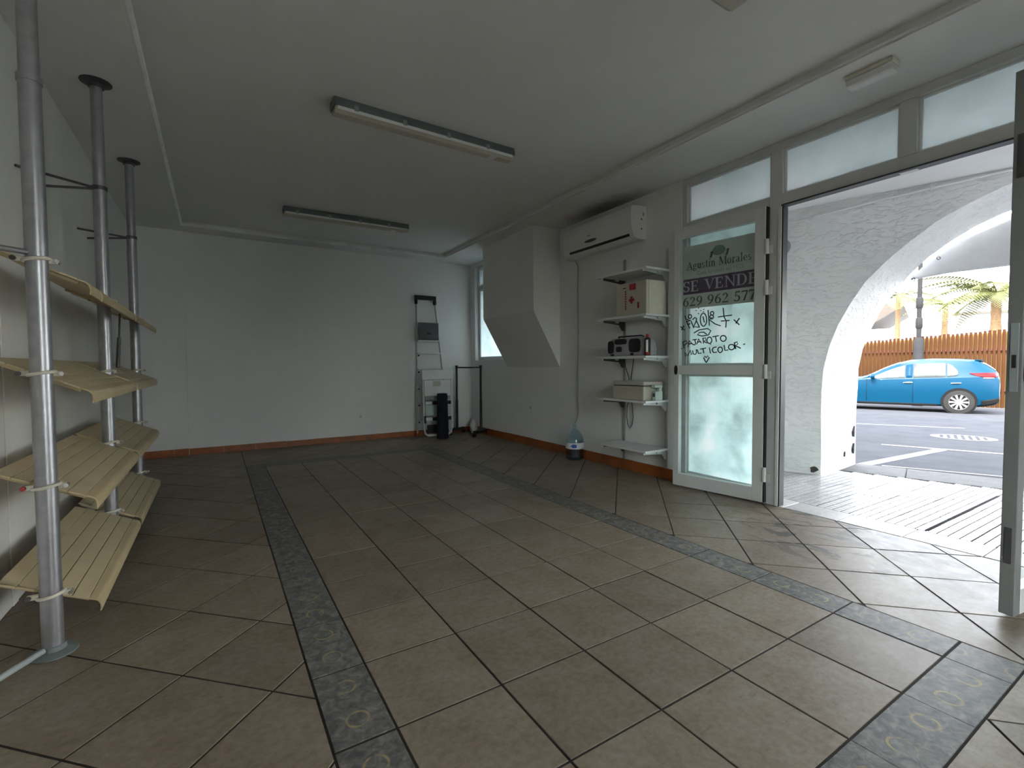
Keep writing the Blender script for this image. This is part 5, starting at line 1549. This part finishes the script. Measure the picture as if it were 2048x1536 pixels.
# ---------------------------------------------------------------- parked car
CS, CN = 1.40, 12.08 + 0.86
GZ = lambda n: road_z(n)
G0 = road_z(CN)
def C_(x, y, h):                      # x towards the tail, y towards the far side
    return st(CS + x, CN + y, G0 + 0.0 + h)
car = empty('parked_car', tuple(C_(-1.3, 0, 0)), 'bright blue hatchback parked across the street in the sun', 'car')
STN = [(.76, .42, .80, .97, .70, .55), (.74, .32, .92, 1.08, .78, .60), (.66, .26, .99, 1.20, .83, .565), (.50, .22, 1.00, 1.33, .855, .565), (.34, .20, .99, 1.42, .86, .575), (0, .19, .97, 1.45, .86, .585), (-.5, .18, .945, 1.465, .86, .59), (-1.0, .18, .925, 1.435, .86, .585), (-1.3, .18, .915, 1.345, .86, .575), (-1.6, .18, .905, 1.20, .86, .56), (-1.9, .18, .90, 1.02, .855, .56), (-2.1, .18, .88, .955, .85, .58), (-2.5, .19, .84, .915, .84, .6), (-2.9, .2, .78, .85, .80, .55), (-3.2, .22, .68, .76, .72, .5), (-3.36, .3, .58, .64, .60, .4)]
def stn(x):
    for a, b in zip(STN, STN[1:]):
        if b[0] <= x <= a[0]:
            t = (a[0] - x) / (a[0] - b[0])
            return [a[k] + (b[k] - a[k]) * t for k in range(6)]
    return list(STN[0] if x > STN[0][0] else STN[-1])
def side_w(x, h):
    _, zb, hb, hr, wb, wr = stn(x)
    if h <= 0.5:
        return wb * (0.97 + 0.03 * max(0, (h - zb)) / (0.5 - zb))
    if h <= hb:
        return wb
    t = min(1, (h - hb) / max(0.01, hr - 0.06 - hb))
    return wb * 0.985 + (wr - wb * 0.985) * t
xs = []
for a, b in zip(STN, STN[1:]):
    m = max(1, int(abs(a[0] - b[0]) / 0.12))
    xs += [a[0] + (b[0] - a[0]) * k / m for k in range(m)]
xs.append(STN[-1][0])
rings = []
for x in xs:
    _, zb, hb, hr, wb, wr = stn(x)
    half = [(-wb * 0.9, zb), (-wb * 0.965, zb + 0.05), (-wb * 0.985, 0.42), (-wb * 1.0, 0.56), (-wb * 1.0, hb - 0.03), (-wb * 0.985, hb), (-side_w(x, (hb + hr) / 2), (hb + hr - 0.06) / 2), (-wr, hr - 0.06), (-wr * 0.8, hr - 0.02), (0, hr)]
    ring = half + [(-y, z) for y, z in half[::-1][1:]]
    rings.append([C_(x, y, z) for y, z in ring])
cb_ = MB()
cb_.grid(rings, True)
cb_.add(rings[0], [tuple(range(len(rings[0])))])
cb_.add(rings[-1], [tuple(range(len(rings[-1])))])
cb_.build('body', 'carpaint', car, True)
def side_panel(nm, cols, mt, off, par=car, sides=(-1, 1)):
    """cols: (x, h_low, h_high) columns of a panel lying on the body side"""
    for sg in sides:
        rows = []
        for x, h0, h1 in cols:
            rows.append([C_(x, sg * (side_w(x, h0 + (h1 - h0) * k / 4) + off), h0 + (h1 - h0) * k / 4) for k in range(5)])
        o = MB().grid(rows).build(nm, mt, par, True)
        sm = o.modifiers.new('thick', 'SOLIDIFY'); sm.thickness = 0.006; sm.offset = 0
def topl(x): return stn(x)[3] - 0.125
def botl(x): return 0.905 + max(0, x + 1.83) * 0.04
side_panel('front_door_window', [(x, botl(x), max(botl(x) + 0.012, topl(x))) for x in (-1.83, -1.7, -1.55, -1.4, -1.25, -1.1)], 'carglass', 0.006)
side_panel('rear_door_window', [(x, botl(x), topl(x)) for x in (-0.92, -0.75, -0.55, -0.4, -0.27)], 'carglass', 0.006)
side_panel('quarter_window', [(-0.24, botl(-0.24), topl(-0.24)), (-0.15, botl(-0.15) + 0.005, topl(-0.15) - 0.05), (-0.07, botl(-0.07) + 0.02, topl(-0.07) - 0.14), (-0.02, botl(-0.02) + 0.05, topl(-0.02) - 0.21)], 'carglass', 0.006)
side_panel('pillar_trim', [(-1.075, 0.94, topl(-1.075)), (-0.945, 0.945, topl(-0.945))], 'carpaint', 0.005)
side_panel('sill_trim', [(x, 0.19, 0.245) for x in (-0.42, -0.9, -1.4, -1.9, -2.15)], 'carblack', 0.004)
side_panel('tail_light', [(0.19, 1.055, 1.07), (0.3, 1.005, 1.07), (0.42, 0.975, 1.075), (0.55, 0.965, 1.08), (0.66, 0.965, 1.08), (0.72, 0.97, 1.06)], 'tail', 0.008)
side_panel('tail_lens', [(0.44, 0.93, 0.962), (0.55, 0.93, 0.962), (0.64, 0.935, 0.962)], 'rim', 0.006)
side_panel('bumper_trim', [(0.42, 0.23, 0.36), (0.55, 0.25, 0.40), (0.68, 0.30, 0.43), (0.74, 0.36, 0.45)], 'carblack', 0.005)
for x in (-0.93, -1.95):
    side_panel('door_seam', [(x, 0.27, 0.89), (x + 0.006, 0.27, 0.89)], 'carblack', 0.0025)
for x in (-1.13, -0.16):
    for sg in (-1, 1):
        MB().tube([C_(x, sg * 0.862, 0.80), C_(x + 0.03, sg * 0.885, 0.805), C_(x + 0.16, sg * 0.885, 0.81), C_(x + 0.19, sg * 0.862, 0.81)], 0.012, 8).build('door_handle', 'chrome', car, True)
for sg in (-1, 1):
    MB().tube([C_(-1.8, sg * 0.82, 0.93), C_(-1.8, sg * 0.9, 0.95)], 0.02, 8).build('mirror_arm', 'carblack', car, True)
    MB().tube([C_(-1.86, sg * 0.96, 0.975), C_(-1.84, sg * 0.96, 0.975), C_(-1.79, sg * 0.96, 0.975), C_(-1.76, sg * 0.96, 0.975)], [0.04, 0.075, 0.08, 0.07], 12).build('mirror', 'carpaint', car, True)
# rear window wraps over the hatch
rows = []
for x, hs_ in ((0.40, 0.004), (0.5, 0.006), (0.60, 0.008), (0.68, 0.01)):
    _, zb, hb, hr, wb, wr = stn(x)
    rows.append([C_(x + 0.008, y * wr, hr + 0.004 - 0.06 * (abs(y) ** 4)) for y in (-0.98, -0.7, -0.35, 0, 0.35, 0.7, 0.98)])
o = MB().grid(rows).build('rear_window', 'carglass', car, True)
sm = o.modifiers.new('thick', 'SOLIDIFY'); sm.thickness = 0.008; sm.offset = 0
MB().prism([(0.30, 1.425), (0.47, 1.40), (0.47, 1.385), (0.30, 1.40)], lambda a, b, d: C_(a, d, b), -0.52, 0.52).build('roof_spoiler', 'carpaint', car)
MB().tube([C_(0.12, 0, 1.44), C_(0.24, 0, 1.55)], [0.008, 0.004], 6).build('antenna', 'carblack', car, True)
rows = []
for x in (-1.95, -1.8, -1.6, -1.4, -1.22):
    _, zb, hb, hr, wb, wr = stn(x)
    rows.append([C_(x, y * wr * 0.94, hr + 0.006 - 0.05 * (abs(y) ** 3)) for y in (-1, -0.6, -0.2, 0.2, 0.6, 1)])
o = MB().grid(rows).build('windscreen', 'carglass', car, True)
sm = o.modifiers.new('thick', 'SOLIDIFY'); sm.thickness = 0.008; sm.offset = 0
for x in (0.0, -2.58):
    for sg in (-1, 1):
        yo = 0.862
        MB().cyl(C_(x, sg * 0.55, 0.325), C_(x, sg * yo, 0.325), 0.355, n=32).build('wheel_arch', 'carblack', car, True)
        wroot = MB()
        prof = [(0.20, 0.0), (0.285, 0.0), (0.305, 0.02), (0.31, 0.05), (0.31, 0.15), (0.30, 0.18), (0.20, 0.19)]
        rows = []
        for r_, w_ in prof:
            rows.append([C_(x + r_ * math.cos(a), sg * (0.69 + w_), 0.31 + r_ * math.sin(a)) for a in [2 * PI * k / 32 for k in range(32)]])
        wroot.grid(rows, True)
        wh = wroot.build('wheel', 'tyre', car, True)
        mb = MB()
        rows = []
        for r_, w_ in ((0.21, 0.15), (0.215, 0.188), (0.195, 0.188), (0.185, 0.15)):
            rows.append([C_(x + r_ * math.cos(a), sg * (0.69 + w_), 0.31 + r_ * math.sin(a)) for a in [2 * PI * k / 32 for k in range(32)]])
        mb.grid(rows, True)
        for k in range(10):
            a = 2 * PI * k / 10
            ca_, sa_ = math.cos(a), math.sin(a)
            mb.prism([(0.03, -0.016), (0.19, -0.026), (0.19, 0.026), (0.03, 0.016)], lambda p, q, d: C_(x + p * ca_ - q * sa_, sg * (0.69 + d), 0.31 + p * sa_ + q * ca_), 0.165, 0.184)
        mb.prism(circ(0.045, 16), lambda p, q, d: C_(x + p, sg * (0.69 + d), 0.31 + q), 0.16, 0.19)
        mb.build('rim', 'rim', wh, False)
        MB().prism(circ(0.2, 24), lambda p, q, d: C_(x + p, sg * (0.69 + d), 0.31 + q), 0.10, 0.12).build('brake_disc', 'carblack', wh)
